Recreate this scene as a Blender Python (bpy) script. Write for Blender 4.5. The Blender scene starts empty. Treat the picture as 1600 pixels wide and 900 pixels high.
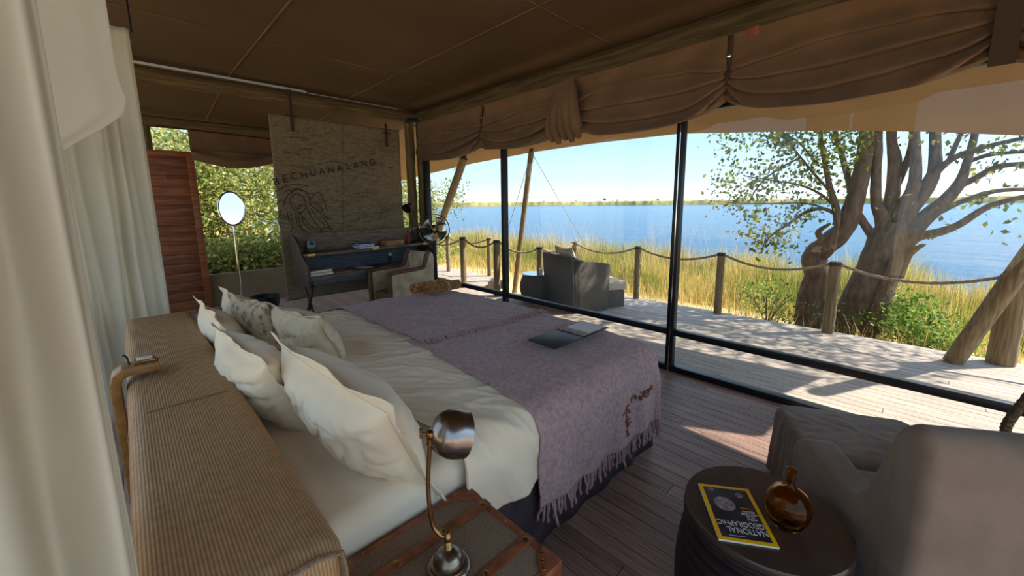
import bpy, bmesh, math, random
import numpy as np
from mathutils import Vector, Matrix, noise
random.seed(7); np.random.seed(7)
SC = bpy.context.scene; COL = SC.collection
R = math.radians; PI = math.pi
# ------------------------------------------------------------------ camera
F, CX, CY, H = 622.0, 800.0, 418.0, 1.62
TILT = 0.0095
h0 = 320.5 - 90 * TILT
pitch = math.atan((CY - h0) / F); yaw = math.atan(610.0 / math.hypot(F, CY - h0)); roll = math.atan(TILT)
fw = Vector((math.sin(yaw) * math.cos(pitch), math.cos(yaw) * math.cos(pitch), -math.sin(pitch)))
rt = Vector((math.cos(yaw), -math.sin(yaw), 0)); up = rt.cross(fw)
ix = rt * math.cos(roll) - up * math.sin(roll); iu = up * math.cos(roll) + rt * math.sin(roll)
cam = bpy.data.cameras.new('camera'); cam.sensor_width = 36; cam.lens = F / 1600 * 36; cam.shift_y = -32 / 1600
cam.clip_start = 0.02; cam.clip_end = 4000
co = bpy.data.objects.new('camera', cam); COL.objects.link(co); SC.camera = co
co.matrix_world = Matrix(((ix.x, iu.x, -fw.x, 0), (ix.y, iu.y, -fw.y, 0), (ix.z, iu.z, -fw.z, H), (0, 0, 0, 1)))
def ray(x, y): return fw + ix * ((x - CX) / F) + iu * ((CY - y) / F)
def atx(x, y, X): d = ray(x, y); return Vector((0, 0, H)) + d * (X / d.x)
def aty(x, y, Y): d = ray(x, y); return Vector((0, 0, H)) + d * (Y / d.y)
def atz(x, y, z): d = ray(x, y); return Vector((0, 0, H)) + d * ((z - H) / d.z)
# ------------------------------------------------------------------ light
SUN_AZ, SUN_EL = 131.0, 44.0
w = bpy.data.worlds.new('world'); SC.world = w; w.use_nodes = True
sd = Vector((math.sin(R(SUN_AZ)) * math.cos(R(SUN_EL)), math.cos(R(SUN_AZ)) * math.cos(R(SUN_EL)), math.sin(R(SUN_EL))))
def sky():
    # hazy clear sky: pale at the horizon, bluer overhead, brighter around the sun
    N, L = w.node_tree.nodes, w.node_tree.links; bg = N['Background']
    tc = N.new('ShaderNodeTexCoord'); sx = N.new('ShaderNodeSeparateXYZ'); L.new(tc.outputs['Generated'], sx.inputs[0])
    cr = N.new('ShaderNodeValToRGB'); L.new(sx.outputs['Z'], cr.inputs[0]); el = cr.color_ramp.elements
    el[0].position = 0; el[0].color = (.62, .69, .73, 1); el[1].position = 1; el[1].color = (.34, .48, .72, 1)
    for p, c in ((.05, (.44, .57, .67, 1)), (.14, (.31, .48, .64, 1)), (.45, (.37, .52, .72, 1))):
        e = el.new(p); e.color = c
    dp = N.new('ShaderNodeVectorMath'); dp.operation = 'DOT_PRODUCT'; L.new(tc.outputs['Generated'], dp.inputs[0]); dp.inputs[1].default_value = sd
    mx0 = N.new('ShaderNodeMath'); mx0.operation = 'MAXIMUM'; L.new(dp.outputs['Value'], mx0.inputs[0]); mx0.inputs[1].default_value = 0
    pw = N.new('ShaderNodeMath'); pw.operation = 'POWER'; L.new(mx0.outputs[0], pw.inputs[0]); pw.inputs[1].default_value = 5
    mu = N.new('ShaderNodeMath'); mu.operation = 'MULTIPLY_ADD'; L.new(pw.outputs[0], mu.inputs[0]); mu.inputs[1].default_value = SKY_GLOW; mu.inputs[2].default_value = SKY_STRENGTH
    L.new(cr.outputs[0], bg.inputs[0]); L.new(mu.outputs[0], bg.inputs[1])
SKY_STRENGTH, SKY_GLOW = 1.05, 1.6
sky()
sl = bpy.data.lights.new('sun', 'SUN'); sl.energy = 5.2; sl.angle = R(0.55); sl.color = (1, .91, .77)
so = bpy.data.objects.new('sun', sl); COL.objects.link(so)
so.rotation_euler = sd.to_track_quat('Z', 'Y').to_euler(); so.location = (12, -10, 15)
SC.view_settings.view_transform = 'Standard'; SC.view_settings.look = 'None'
SC.view_settings.exposure = 1.03; SC.view_settings.gamma = 1.0; SC.view_settings.use_curve_mapping = False

# ------------------------------------------------------------------ materials
MATS = {}
def srgb(r, g, b):
    f = lambda c: (c / 255 / 12.92) if c / 255 <= .04045 else ((c / 255 + .055) / 1.055) ** 2.4
    return (f(r), f(g), f(b), 1)
def mat(name, col, rough=.8, col2=None, scale=8, stretch=(1, 1, 1), bump=0, bscale=None, metal=0, spec=.3, rnd=0, trans=0,
        detail=4, lo=.35, hi=.65, sheen=0, coat=0, wave=None, bdist=.01):
    m = bpy.data.materials.new(name); m.use_nodes = True; nt = m.node_tree; N = nt.nodes; L = nt.links
    b = N['Principled BSDF']; out = N['Material Output']
    b.inputs['Roughness'].default_value = rough; b.inputs['Metallic'].default_value = metal
    b.inputs['Specular IOR Level'].default_value = spec
    if sheen: b.inputs['Sheen Weight'].default_value = sheen
    if coat: b.inputs['Coat Weight'].default_value = coat; b.inputs['Coat Roughness'].default_value = .15
    geo = N.new('ShaderNodeNewGeometry'); mp = N.new('ShaderNodeMapping'); mp.inputs['Scale'].default_value = stretch
    src = geo.outputs['Position']
    oi = None
    if rnd:
        oi = N.new('ShaderNodeObjectInfo'); ad = N.new('ShaderNodeVectorMath'); ad.operation = 'MULTIPLY_ADD'
        L.new(oi.outputs['Random'], ad.inputs[0]); ad.inputs[1].default_value = (7, 13, 5); L.new(src, ad.inputs[2]); src = ad.outputs[0]
    L.new(src, mp.inputs[0])
    nz = N.new('ShaderNodeTexNoise'); nz.inputs['Scale'].default_value = scale; nz.inputs['Detail'].default_value = detail
    L.new(mp.outputs[0], nz.inputs['Vector'])
    c1 = col if len(col) == 4 else srgb(*col); c2 = c1 if col2 is None else srgb(*col2)
    cr = N.new('ShaderNodeValToRGB'); cr.color_ramp.elements[0].position = lo; cr.color_ramp.elements[1].position = hi
    cr.color_ramp.elements[0].color = c1; cr.color_ramp.elements[1].color = c2
    L.new(nz.outputs['Fac'], cr.inputs[0]); csock = cr.outputs[0]
    if rnd:
        hs = N.new('ShaderNodeHueSaturation'); mr = N.new('ShaderNodeMapRange')
        mr.inputs['To Min'].default_value = 1 - rnd; mr.inputs['To Max'].default_value = 1 + rnd
        L.new(oi.outputs['Random'], mr.inputs[0]); L.new(mr.outputs[0], hs.inputs['Value']); L.new(csock, hs.inputs['Color']); csock = hs.outputs[0]
    L.new(csock, b.inputs['Base Color'])
    hgt = None
    if bump:
        n2 = N.new('ShaderNodeTexNoise'); n2.inputs['Scale'].default_value = bscale or scale * 3; n2.inputs['Detail'].default_value = 5
        L.new(mp.outputs[0], n2.inputs['Vector']); hgt = n2.outputs['Fac']
    if wave:
        for (sc3, st) in wave:
            m2 = N.new('ShaderNodeMapping'); m2.inputs['Scale'].default_value = sc3; L.new(geo.outputs['Position'], m2.inputs[0])
            wv = N.new('ShaderNodeTexWave'); wv.inputs['Scale'].default_value = 1; wv.inputs['Distortion'].default_value = .6; wv.inputs['Detail'].default_value = 1
            L.new(m2.outputs[0], wv.inputs['Vector'])
            mu = N.new('ShaderNodeMath'); mu.operation = 'MULTIPLY_ADD'; mu.inputs[1].default_value = st
            L.new(wv.outputs['Fac'], mu.inputs[0])
            if hgt: L.new(hgt, mu.inputs[2])
            else: mu.inputs[2].default_value = 0
            hgt = mu.outputs[0]
        mxc = N.new('ShaderNodeMix'); mxc.data_type = 'RGBA'; mxc.blend_type = 'MULTIPLY'; mxc.inputs[0].default_value = .55
        L.new(csock, mxc.inputs[6]); L.new(hgt, mxc.inputs[7]); L.new(mxc.outputs[2], b.inputs['Base Color']); csock = mxc.outputs[2]
    if hgt:
        bp = N.new('ShaderNodeBump'); bp.inputs['Strength'].default_value = min(1, bump or .5); bp.inputs['Distance'].default_value = bdist
        L.new(hgt, bp.inputs['Height']); L.new(bp.outputs[0], b.inputs['Normal'])
    if trans:
        tr = N.new('ShaderNodeBsdfTranslucent'); L.new(csock, tr.inputs[0]); mx = N.new('ShaderNodeMixShader'); mx.inputs[0].default_value = trans
        L.new(b.outputs[0], mx.inputs[1]); L.new(tr.outputs[0], mx.inputs[2]); L.new(mx.outputs[0], out.inputs[0])
    MATS[name] = m; return m
mat('plank', (168, 138, 124), .40, (128, 102, 92), 5, (14, .7, 14), .25, 20, rnd=.22, spec=.45)
mat('deckplank', (190, 176, 162), .7, (152, 140, 130), 5, (14, .7, 14), .3, 20, rnd=.1)
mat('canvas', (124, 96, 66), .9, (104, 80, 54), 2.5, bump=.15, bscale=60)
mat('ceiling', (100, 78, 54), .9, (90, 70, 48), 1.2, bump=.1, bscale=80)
mat('awning', (162, 136, 102), .9, (154, 127, 94), 1.5, trans=.22)
mat('blind', (118, 88, 62), .9, (102, 76, 52), 3, bump=.3, bscale=30, sheen=.1)
mat('strap', (70, 52, 38), .9)
mat('log', (118, 98, 62), .8, (84, 66, 40), 4, (8, 8, .8), .4, 14)
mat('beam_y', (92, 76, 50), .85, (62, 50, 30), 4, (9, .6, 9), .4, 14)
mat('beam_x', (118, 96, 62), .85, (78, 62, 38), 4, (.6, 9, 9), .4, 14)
mat('post', (150, 132, 100), .85, (112, 96, 72), 6, (8, 8, .6), .5, 16)
mat('postcap', (62, 58, 56), .8)
mat('rope', (176, 158, 132), .9, (140, 122, 98), 60, bump=.4, bscale=200)
mat('brownrope', (112, 94, 66), .9, (80, 66, 44), 60, bump=.4, bscale=200)
mat('blackmetal', (30, 30, 34), .4, metal=.3, spec=.5)
mat('white_strip', (190, 186, 190), .5)
mat('headweave', (216, 172, 122), .6, (200, 154, 104), 40, bump=0, wave=[((40, 0, 40), .55), ((0, 60, 0), .35)], bdist=.003)
mat('redwood', (150, 84, 48), .45, (100, 54, 30), 4, (.8, 8, 14), .2, rnd=.18, coat=.15)
mat('darkwood', (74, 58, 46), .55, (48, 38, 32), 5, (1, 9, 9), .2, spec=.4)
mat('deskwood', (128, 106, 84), .6, (84, 72, 62), 5, (1, 8, 10), .3)
mat('bluewood', (84, 92, 100), .6, (62, 66, 72), 5, (1, 8, 10), .3)
mat('brass', (196, 150, 76), .35, metal=.9)
mat('oak', (164, 122, 72), .5, (138, 100, 56), 6, (4, 4, 4), .15, coat=.2)
mat('sheet', (238, 222, 196), .85, (232, 214, 186), 4, bump=.12, bscale=9, sheen=.1)
mat('duvet', (242, 226, 198), .85, (236, 218, 188), 4, bump=.25, bscale=14, sheen=.1)
mat('linen', (218, 200, 170), .9, (206, 186, 154), 30, bump=.25, bscale=40)
mat('mapcloth', (196, 174, 142), .9, (142, 120, 96), 26, bump=.2, bscale=60, lo=.5, hi=.62, detail=6)
mat('throw', (188, 156, 152), .95, (162, 130, 130), 45, bump=.45, bscale=160, sheen=.2)
mat('fringe', (184, 152, 148), .95, (156, 124, 124), 80, bump=.3)
mat('valance', (78, 62, 68), .9, (60, 48, 54), 8, bump=.2)
mat('net', (238, 233, 218), .9, (232, 226, 210), 2, trans=.55)
mat('slip', (138, 120, 104), .95, (120, 103, 88), 5, bump=.3, bscale=18, sheen=.15)
mat('fur', (96, 70, 46), .95, (58, 40, 26), 60, bump=1, bscale=120)
mat('stool', (44, 34, 36), .55, (34, 26, 28), 12, bump=.2, spec=.4)
mat('stooltop', (66, 54, 48), .22, (58, 47, 42), 12, spec=.5)
mat('trunkcloth', (150, 128, 104), .95, (110, 92, 74), 220, bump=.4, bscale=300)
mat('leather', (146, 84, 50), .45, (112, 60, 34), 20, bump=.25, bscale=80, spec=.4)
mat('pewter', (150, 140, 128), .28, (120, 112, 102), 9, metal=1)
mat('antique', (168, 132, 84), .3, (128, 100, 64), 14, metal=1)
mat('gunmetal', (158, 150, 146), .26, (132, 126, 122), 5, metal=1)
mat('chrome', (220, 222, 220), .12, metal=1)
mat('mirrorglass', (235, 235, 235), .02, metal=1)
mat('reed', (186, 136, 80), .6, (130, 86, 46), 40, (1, 1, 1), .2, rnd=.2)
mat('yellow', (250, 196, 0), .35)
mat('ink', (46, 38, 34), .9)
mat('printwhite', (214, 208, 206), .5)
mat('cover', (60, 54, 74), .3, (22, 20, 32), 12, spec=.5, lo=.3, hi=.6)
mat('moon', (176, 160, 150), .4, (110, 96, 100), 60)
mat('paper', (226, 218, 204), .7)
mat('folder', (46, 46, 54), .5, (40, 40, 46), 30)
mat('photo', (170, 168, 172), .35, (100, 84, 76), 14)
mat('bluebook', (36, 84, 168), .5); mat('tanbook', (160, 128, 96), .7); mat('redbook', (124, 82, 62), .7)
mat('screen', (136, 120, 94), .95, (108, 94, 72), 6, (4, 1, 8), .15, 40, lo=.3, hi=.7)
mat('mapink', (46, 38, 28), .95); mat('mapfaint', (88, 76, 56), .95)
mat('chaircanvas', (196, 176, 146), .9, (170, 148, 118), 8, bump=.3)
mat('chairleather', (110, 80, 54), .5, (84, 60, 40), 10)
mat('wicker', (128, 118, 108), .8, (100, 92, 84), 90, bump=.4, wave=[((40, 40, 220), .5)])
mat('outcushion', (206, 190, 166), .9, (190, 172, 148), 8, bump=.25)
mat('sand', (214, 186, 140), .95, (186, 158, 112), 1.5, bump=.4, bscale=6)
mat('bark', (112, 93, 77), .9, (80, 66, 53), 9, (2, 2, .8), .8, 22)
mat('far_reed', (172, 156, 96), .95, (132, 126, 74), .15, (1, 1, .4))
mat('farleaf', (84, 100, 66), .95, (70, 86, 56), .5)
mat('lowwall', (136, 112, 84), .9, (124, 102, 76), 3)
mat('ceramic', (40, 46, 46), .2, (60, 66, 64), 6, spec=.6)
mat('black', (20, 20, 22), .5); mat('red', (150, 40, 30), .5)
def glassmat(name, col=(1, 1, 1, 1), rough=0.0, refl=1.0):
    m = bpy.data.materials.new(name); m.use_nodes = True; N = m.node_tree.nodes; L = m.node_tree.links
    N.remove(N['Principled BSDF']); t = N.new('ShaderNodeBsdfTransparent'); t.inputs[0].default_value = col
    g = N.new('ShaderNodeBsdfGlossy'); g.inputs['Roughness'].default_value = rough
    lw = N.new('ShaderNodeLayerWeight'); pw = N.new('ShaderNodeMath'); pw.operation = 'POWER'; pw.inputs[1].default_value = 5; L.new(lw.outputs['Facing'], pw.inputs[0])
    mx = N.new('ShaderNodeMixShader'); mu = N.new('ShaderNodeMath'); mu.operation = 'MULTIPLY_ADD'; mu.inputs[1].default_value = .9 * refl; mu.inputs[2].default_value = .04 * refl
    L.new(pw.outputs[0], mu.inputs[0]); lw.inputs['Blend'].default_value = .5; L.new(mu.outputs[0], mx.inputs[0]); L.new(t.outputs[0], mx.inputs[1]); L.new(g.outputs[0], mx.inputs[2])
    L.new(mx.outputs[0], N['Material Output'].inputs[0]); MATS[name] = m
glassmat('pane', (.97, .98, .98, 1), refl=.6)
m = bpy.data.materials.new('amber'); m.use_nodes = True; b = m.node_tree.nodes['Principled BSDF']
b.inputs['Base Color'].default_value = (.86, .50, .12, 1); b.inputs['Roughness'].default_value = .02; b.inputs['Transmission Weight'].default_value = 1; b.inputs['IOR'].default_value = 1.25
MATS['amber'] = m
# leaves / grass use a colour attribute for their natural hue
def leafmat(name, trans=.4):
    m = bpy.data.materials.new(name); m.use_nodes = True; N = m.node_tree.nodes; L = m.node_tree.links; b = N['Principled BSDF']
    a = N.new('ShaderNodeAttribute'); a.attribute_name = 'hue'; L.new(a.outputs['Color'], b.inputs['Base Color'])
    b.inputs['Roughness'].default_value = .6; b.inputs['Specular IOR Level'].default_value = .25
    tr = N.new('ShaderNodeBsdfTranslucent'); L.new(a.outputs['Color'], tr.inputs[0]); mx = N.new('ShaderNodeMixShader'); mx.inputs[0].default_value = trans
    L.new(b.outputs[0], mx.inputs[1]); L.new(tr.outputs[0], mx.inputs[2]); L.new(mx.outputs[0], N['Material Output'].inputs[0]); MATS[name] = m
leafmat('leaf'); leafmat('grass', .35)
# water
m = bpy.data.materials.new('water'); m.use_nodes = True; N = m.node_tree.nodes; L = m.node_tree.links; b = N['Principled BSDF']
b.inputs['Base Color'].default_value = srgb(20, 100, 140); b.inputs['Roughness'].default_value = .14; b.inputs['Specular IOR Level'].default_value = .24
g = N.new('ShaderNodeNewGeometry'); mp = N.new('ShaderNodeMapping'); mp.inputs['Rotation'].default_value = (0, 0, R(45)); mp.inputs['Scale'].default_value = (1.0, .30, 1)
n1 = N.new('ShaderNodeTexNoise'); n1.inputs['Scale'].default_value = .55; n1.inputs['Detail'].default_value = 9; n1.inputs['Roughness'].default_value = .68
bp = N.new('ShaderNodeBump'); bp.inputs['Strength'].default_value = 1; bp.inputs['Distance'].default_value = .9
L.new(g.outputs['Position'], mp.inputs[0]); L.new(mp.outputs[0], n1.inputs['Vector']); L.new(n1.outputs['Fac'], bp.inputs['Height']); L.new(bp.outputs[0], b.inputs['Normal'])
MATS['water'] = m

# ------------------------------------------------------------------ helpers
def tag(o, label=None, cat=None, group=None, kind=None):
    if label: o['label'] = label
    if cat: o['category'] = cat
    if group: o['group'] = group
    if kind: o['kind'] = kind
    return o
def empty(name, loc=(0, 0, 0), label=None, cat=None, group=None, mat4=None, kind=None):
    o = bpy.data.objects.new(name, None); COL.objects.link(o); o.location = loc; o.empty_display_size = .1
    if mat4 is not None: o.matrix_world = mat4
    return tag(o, label, cat, group, kind)
class MB:
    def __init__(s): s.v = []; s.f = []
    def add(s, vs, fs, M=None):
        n = len(s.v)
        s.v += [tuple(M @ Vector(p)) if M is not None else tuple(p) for p in vs]; s.f += [tuple(i + n for i in q) for q in fs]; return s
    def box(s, a, b, M=None):
        (x0, y0, z0), (x1, y1, z1) = a, b
        return s.add([(x0, y0, z0), (x1, y0, z0), (x1, y1, z0), (x0, y1, z0), (x0, y0, z1), (x1, y0, z1), (x1, y1, z1), (x0, y1, z1)],
                     [(0, 3, 2, 1), (4, 5, 6, 7), (0, 1, 5, 4), (1, 2, 6, 5), (2, 3, 7, 6), (3, 0, 4, 7)], M)
    def tube(s, pts, rad, n=10, smooth=0, twist=None, lobes=0, cap=True):
        pts = [Vector(p) for p in pts]; rad = list(rad) if hasattr(rad, '__len__') else [rad] * len(pts)
        if smooth: pts, rad = catmull(pts, rad, smooth)
        vs = []; fs = []; ref = None; m = len(pts)
        for i, p in enumerate(pts):
            t = (pts[min(i + 1, m - 1)] - pts[max(i - 1, 0)]).normalized()
            if ref is None: ref = Vector((0, 0, 1)) if abs(t.z) < .9 else Vector((1, 0, 0))
            u = (ref - t * ref.dot(t)).normalized(); v = t.cross(u); ref = u
            for k in range(n):
                a = 2 * PI * k / n; r = rad[i]
                if lobes: r *= .82 + .18 * abs(math.cos(lobes * (a + (twist or 0) * i) / 2))
                vs.append(p + u * (math.cos(a) * r) + v * (math.sin(a) * r))
        for i in range(m - 1):
            for k in range(n): fs.append((i * n + k, i * n + (k + 1) % n, (i + 1) * n + (k + 1) % n, (i + 1) * n + k))
        if cap: fs += [tuple(range(n))[::-1], tuple((m - 1) * n + k for k in range(n))]
        return s.add(vs, fs)
    def lathe(s, prof, n=32, M=None):
        vs = []; fs = []; m = len(prof)
        for r, z in prof:
            for k in range(n): a = 2 * PI * k / n; vs.append((r * math.cos(a), r * math.sin(a), z))
        for i in range(m - 1):
            for k in range(n): fs.append((i * n + k, i * n + (k + 1) % n, (i + 1) * n + (k + 1) % n, (i + 1) * n + k))
        fs += [tuple(range(n))[::-1], tuple((m - 1) * n + k for k in range(n))]
        return s.add(vs, fs, M)
    def grid(s, nu, nv, fn, wrapu=False):
        vs = [fn(i / (nu - 1), j / (nv - 1)) for j in range(nv) for i in range(nu)]
        fs = [(j * nu + i, j * nu + i + 1, (j + 1) * nu + i + 1, (j + 1) * nu + i) for j in range(nv - 1) for i in range(nu - 1)]
        return s.add(vs, fs)
    def prism(s, prof, t0, t1, M=None):  # profile in (x,z), extruded along y
        n = len(prof); vs = [(x, t0, z) for x, z in prof] + [(x, t1, z) for x, z in prof]
        fs = [tuple(range(n)), tuple(range(n, 2 * n))[::-1]] + [(i, i + n, (i + 1) % n + n, (i + 1) % n) for i in range(n)]
        return s.add(vs, fs, M)
    def build(s, name, mt, parent=None, smooth=True, bevel=0, seg=2, solid=0, angle=40, sub=0):
        me = bpy.data.meshes.new(name); me.from_pydata(s.v, [], s.f); me.update()
        bm = bmesh.new(); bm.from_mesh(me); bmesh.ops.recalc_face_normals(bm, faces=bm.faces)
        if bevel:
            ed = [e for e in bm.edges if len(e.link_faces) == 2 and e.calc_face_angle(0) > R(30)]
            bmesh.ops.bevel(bm, geom=ed, offset=bevel, segments=seg, profile=.5, affect='EDGES', clamp_overlap=True)
        bm.to_mesh(me); bm.free()
        if smooth:
            me.polygons.foreach_set('use_smooth', [True] * len(me.polygons)); me.set_sharp_from_angle(angle=R(angle))
        me.materials.append(MATS[mt]); o = bpy.data.objects.new(name, me); COL.objects.link(o)
        if solid: md = o.modifiers.new('thickness', 'SOLIDIFY'); md.thickness = solid; md.offset = 0
        if sub: md = o.modifiers.new('subsurf', 'SUBSURF'); md.levels = sub; md.render_levels = sub
        if parent: o.parent = parent
        return o
def catmull(pts, rad, k):
    P = []; Q = []; n = len(pts)
    for i in range(n - 1):
        a, b, c, d = pts[max(i - 1, 0)], pts[i], pts[i + 1], pts[min(i + 2, n - 1)]
        for j in range(k):
            t = j / k; P.append(.5 * ((2 * b) + (c - a) * t + (2 * a - 5 * b + 4 * c - d) * t * t + (3 * b - a - 3 * c + d) * t ** 3)); Q.append(rad[i] * (1 - t) + rad[i + 1] * t)
    P.append(pts[-1]); Q.append(rad[-1]); return P, Q
def inst(o, name=None, loc=None, scale=None, parent=None, rot=None):
    c = o.copy(); COL.objects.link(c)
    if loc is not None: c.location = loc
    if scale is not None: c.scale = scale
    if rot is not None: c.rotation_euler = rot
    if parent is not None: c.parent = parent
    return c
def frame4(x, y, z, o): return Matrix(((x[0], y[0], z[0], o[0]), (x[1], y[1], z[1], o[1]), (x[2], y[2], z[2], o[2]), (0, 0, 0, 1)))
def T(x, y, z, rz=0): return Matrix.Translation((x, y, z)) @ Matrix.Rotation(rz, 4, 'Z')
def nz(x, y, z=0): return noise.noise(Vector((x, y, z)))
def textmesh(txt, size, mt, M, name, parent, thick=.0006):
    cu = bpy.data.curves.new('lettering', 'FONT'); cu.body = txt; cu.size = size; cu.align_x = 'CENTER'; cu.align_y = 'CENTER'; cu.extrude = thick
    ob = bpy.data.objects.new('lettering', cu); COL.objects.link(ob); dg = bpy.context.evaluated_depsgraph_get()
    me = bpy.data.meshes.new_from_object(ob.evaluated_get(dg)); bpy.data.objects.remove(ob); bpy.data.curves.remove(cu)
    me.transform(M); me.materials.clear(); me.materials.append(MATS[mt]); o = bpy.data.objects.new(name, me); COL.objects.link(o); o.parent = parent; return o

# ------------------------------------------------------------------ setting: floor and deck
PW, GAP = .096, .005
def unit_board(name, mt):
    o = MB().box((-PW / 2 + GAP / 2, -.5, -.03), (PW / 2 - GAP / 2, .5, 0)).build(name, mt, smooth=False); return o
floor = MB().box((-1.62, -3.2, -.12), (3.76, 8.1, -.031)).build('floor', 'darkwood', smooth=False); tag(floor, 'dark brown timber plank floor inside the tent', kind='structure')
ub = unit_board('plank', 'plank'); used = False
x = 3.66 - PW / 2; row = 0
while x > -1.6:
    y = -3.2
    cuts = [-3.2] + [c for c in ([-.9 + random.random() * 3.2, 3.6 + random.random() * 2]) ] + [8.1]
    for a, b_ in zip(cuts[:-1], cuts[1:]):
        o = ub if not used else inst(ub); used = True
        o.parent = floor; o.location = (x, (a + b_) / 2, 0); o.scale = (1, b_ - a - .004, 1)
    x -= PW; row += 1
deck = MB().box((3.8, -4, -.2), (4.75, 9.5, -.031)).box((4.75, -4, -.2), (6.2, 4.75, -.031)).box((4.75, 6.3, -.2), (5.9, 9.5, -.031)).build('deck', 'darkwood', smooth=False)
tag(deck, 'weathered grey timber deck outside the glass', kind='structure')
ud = unit_board('plank', 'deckplank'); used = False
x = 3.76 + PW / 2
while x < 6.28:
    segs = [(-4.0, 1.2 + random.uniform(-1.6, 1.6)), None]
    if x < 4.72: ends = [-4, random.uniform(-1.5, 2.5), random.uniform(3.5, 6), 9.5]; pr = list(zip(ends[:-1], ends[1:]))
    else:
        e = 5.2 if x < 5.1 else 4.75
        ends = [-4, random.uniform(-1.5, 3), e]; pr = list(zip(ends[:-1], ends[1:])) + ([(6.15 + max(0, (x - 5.2)) * .9, 9.5)] if x < 5.95 else [])
    for a, b_ in pr:
        o = ud if not used else inst(ud); used = True
        o.parent = deck; o.location = (x, (a + b_) / 2, 0); o.scale = (1, b_ - a - .004, 1)
    x += PW
# deck skirting boards under the outer edges
MB().box((6.24, -4, -.3), (6.28, 4.77, -.035)).build('fascia', 'deckplank', deck, smooth=False)
MB().box((4.74, 5.2, -.3), (4.78, 6.3, -.035)).box((5.9, 6.8, -.3), (5.95, 9.5, -.035)).build('fascia', 'deckplank', deck, smooth=False)

# ceiling canvas with seams
def ceil_z(x, y): return 3.16 + .015 * (3.7 - x) - max(0, y - 6.1) * .105 + .006 * nz(x * 1.3, y * 1.3)
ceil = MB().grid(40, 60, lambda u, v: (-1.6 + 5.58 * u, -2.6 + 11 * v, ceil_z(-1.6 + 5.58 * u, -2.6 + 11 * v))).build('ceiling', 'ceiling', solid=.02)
tag(ceil, 'brown canvas tent ceiling with stitched seams', kind='structure')
for X in (1.12, 2.55, -.3):
    MB().grid(2, 40, lambda u, v: (X + .025 * (u - .5), -2.55 + 10.65 * v, ceil_z(X, -2.55 + 10.65 * v) - .014)).build('seam', 'canvas', ceil, solid=.004)
for Y in (4.6, 2.3):
    MB().grid(40, 2, lambda u, v: (-1.55 + 5.2 * u, Y + .02 * (v - .5), ceil_z(-1.55 + 5.2 * u, Y) - .014)).build('seam', 'canvas', ceil, solid=.004)
# walls: low canvas walls with open sides above
wf = MB().box((3.72, -2.6, 0), (3.77, -.62, 3.1)).build('wall_sunblock', 'canvas'); tag(wf, 'added unseen canvas wall beside the glass doors, shading the ottoman', kind='structure')  # unseen full-height panel, added to keep direct sun off the ottoman
wb = MB().box((-1.65, -2.6, 0), (-1.6, 8.1, .4)).build('wall_back', 'canvas'); tag(wb, 'low canvas wall behind the bed', kind='structure')
wl = MB().box((.9, 8.02, 0), (3.7, 8.1, .53)).box((-1.6, 8.02, 0), (.3, 8.1, 2.4)).box((2.9, 8.02, .53), (3.7, 8.1, 2.8)).build('wall_left', 'lowwall'); tag(wl, 'low canvas wall under the open window', kind='structure')
# timber beams
def logthing(name, a, b_, r, mt, label, cat='beam', n=14, wob=.06):
    a = Vector(a); b_ = Vector(b_); k = 14; L = (b_ - a).length
    pts = [a.lerp(b_, i / k) for i in range(k + 1)]
    rad = [r * (1 + wob * nz(i * .7, r * 50, L)) for i in range(k + 1)]
    o = MB().tube(pts, rad, n).build(name, mt); return tag(o, label, cat)
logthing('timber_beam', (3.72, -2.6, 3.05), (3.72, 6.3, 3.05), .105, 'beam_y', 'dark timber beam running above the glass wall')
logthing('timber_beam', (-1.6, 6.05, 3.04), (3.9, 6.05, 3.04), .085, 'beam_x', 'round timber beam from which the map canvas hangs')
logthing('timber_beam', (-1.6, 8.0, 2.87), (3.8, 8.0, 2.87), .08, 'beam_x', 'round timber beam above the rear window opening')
logthing('timber_post', (3.545, 6.06, 0), (3.545, 6.06, 2.98), .075, 'log', 'dark round corner post between map canvas and glass', 'post')
logthing('timber_post', (3.715, 6.0, 0), (3.715, 6.0, 2.95), .07, 'log', 'pale round corner post directly beside the glass frame', 'post')
logthing('timber_post', (.37, 8.0, 0), (.37, 8.0, 2.8), .07, 'log', 'round timber post above the red wood panel', 'post')
cl = empty('post_bracket', (3.63, 6.0, 2.98), 'black metal bracket joining beams at the corner post', 'bracket')
MB().box((-.17, -.09, -.03), (.12, .09, .03)).build('plate', 'blackmetal', cl, bevel=.005); MB().tube([(.02, -.1, 0), (.02, -.13, 0)], .015, 8).build('bolt', 'chrome', cl)
ls = empty('light_strip', (0, 0, 0), 'white light strip along the top of the map canvas beam', 'light strip')
MB().box((.1, 5.94, 3.125), (1.92, 5.975, 3.15)).build('housing', 'white_strip', ls, bevel=.004)
MB().box((1.92, 5.95, 3.122), (1.96, 5.975, 3.15)).build('end_cap', 'white_strip', ls, bevel=.004)
MB().box((1.96, 5.965, 3.125), (3.3, 5.972, 3.13)).build('cable', 'white_strip', ls)

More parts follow.
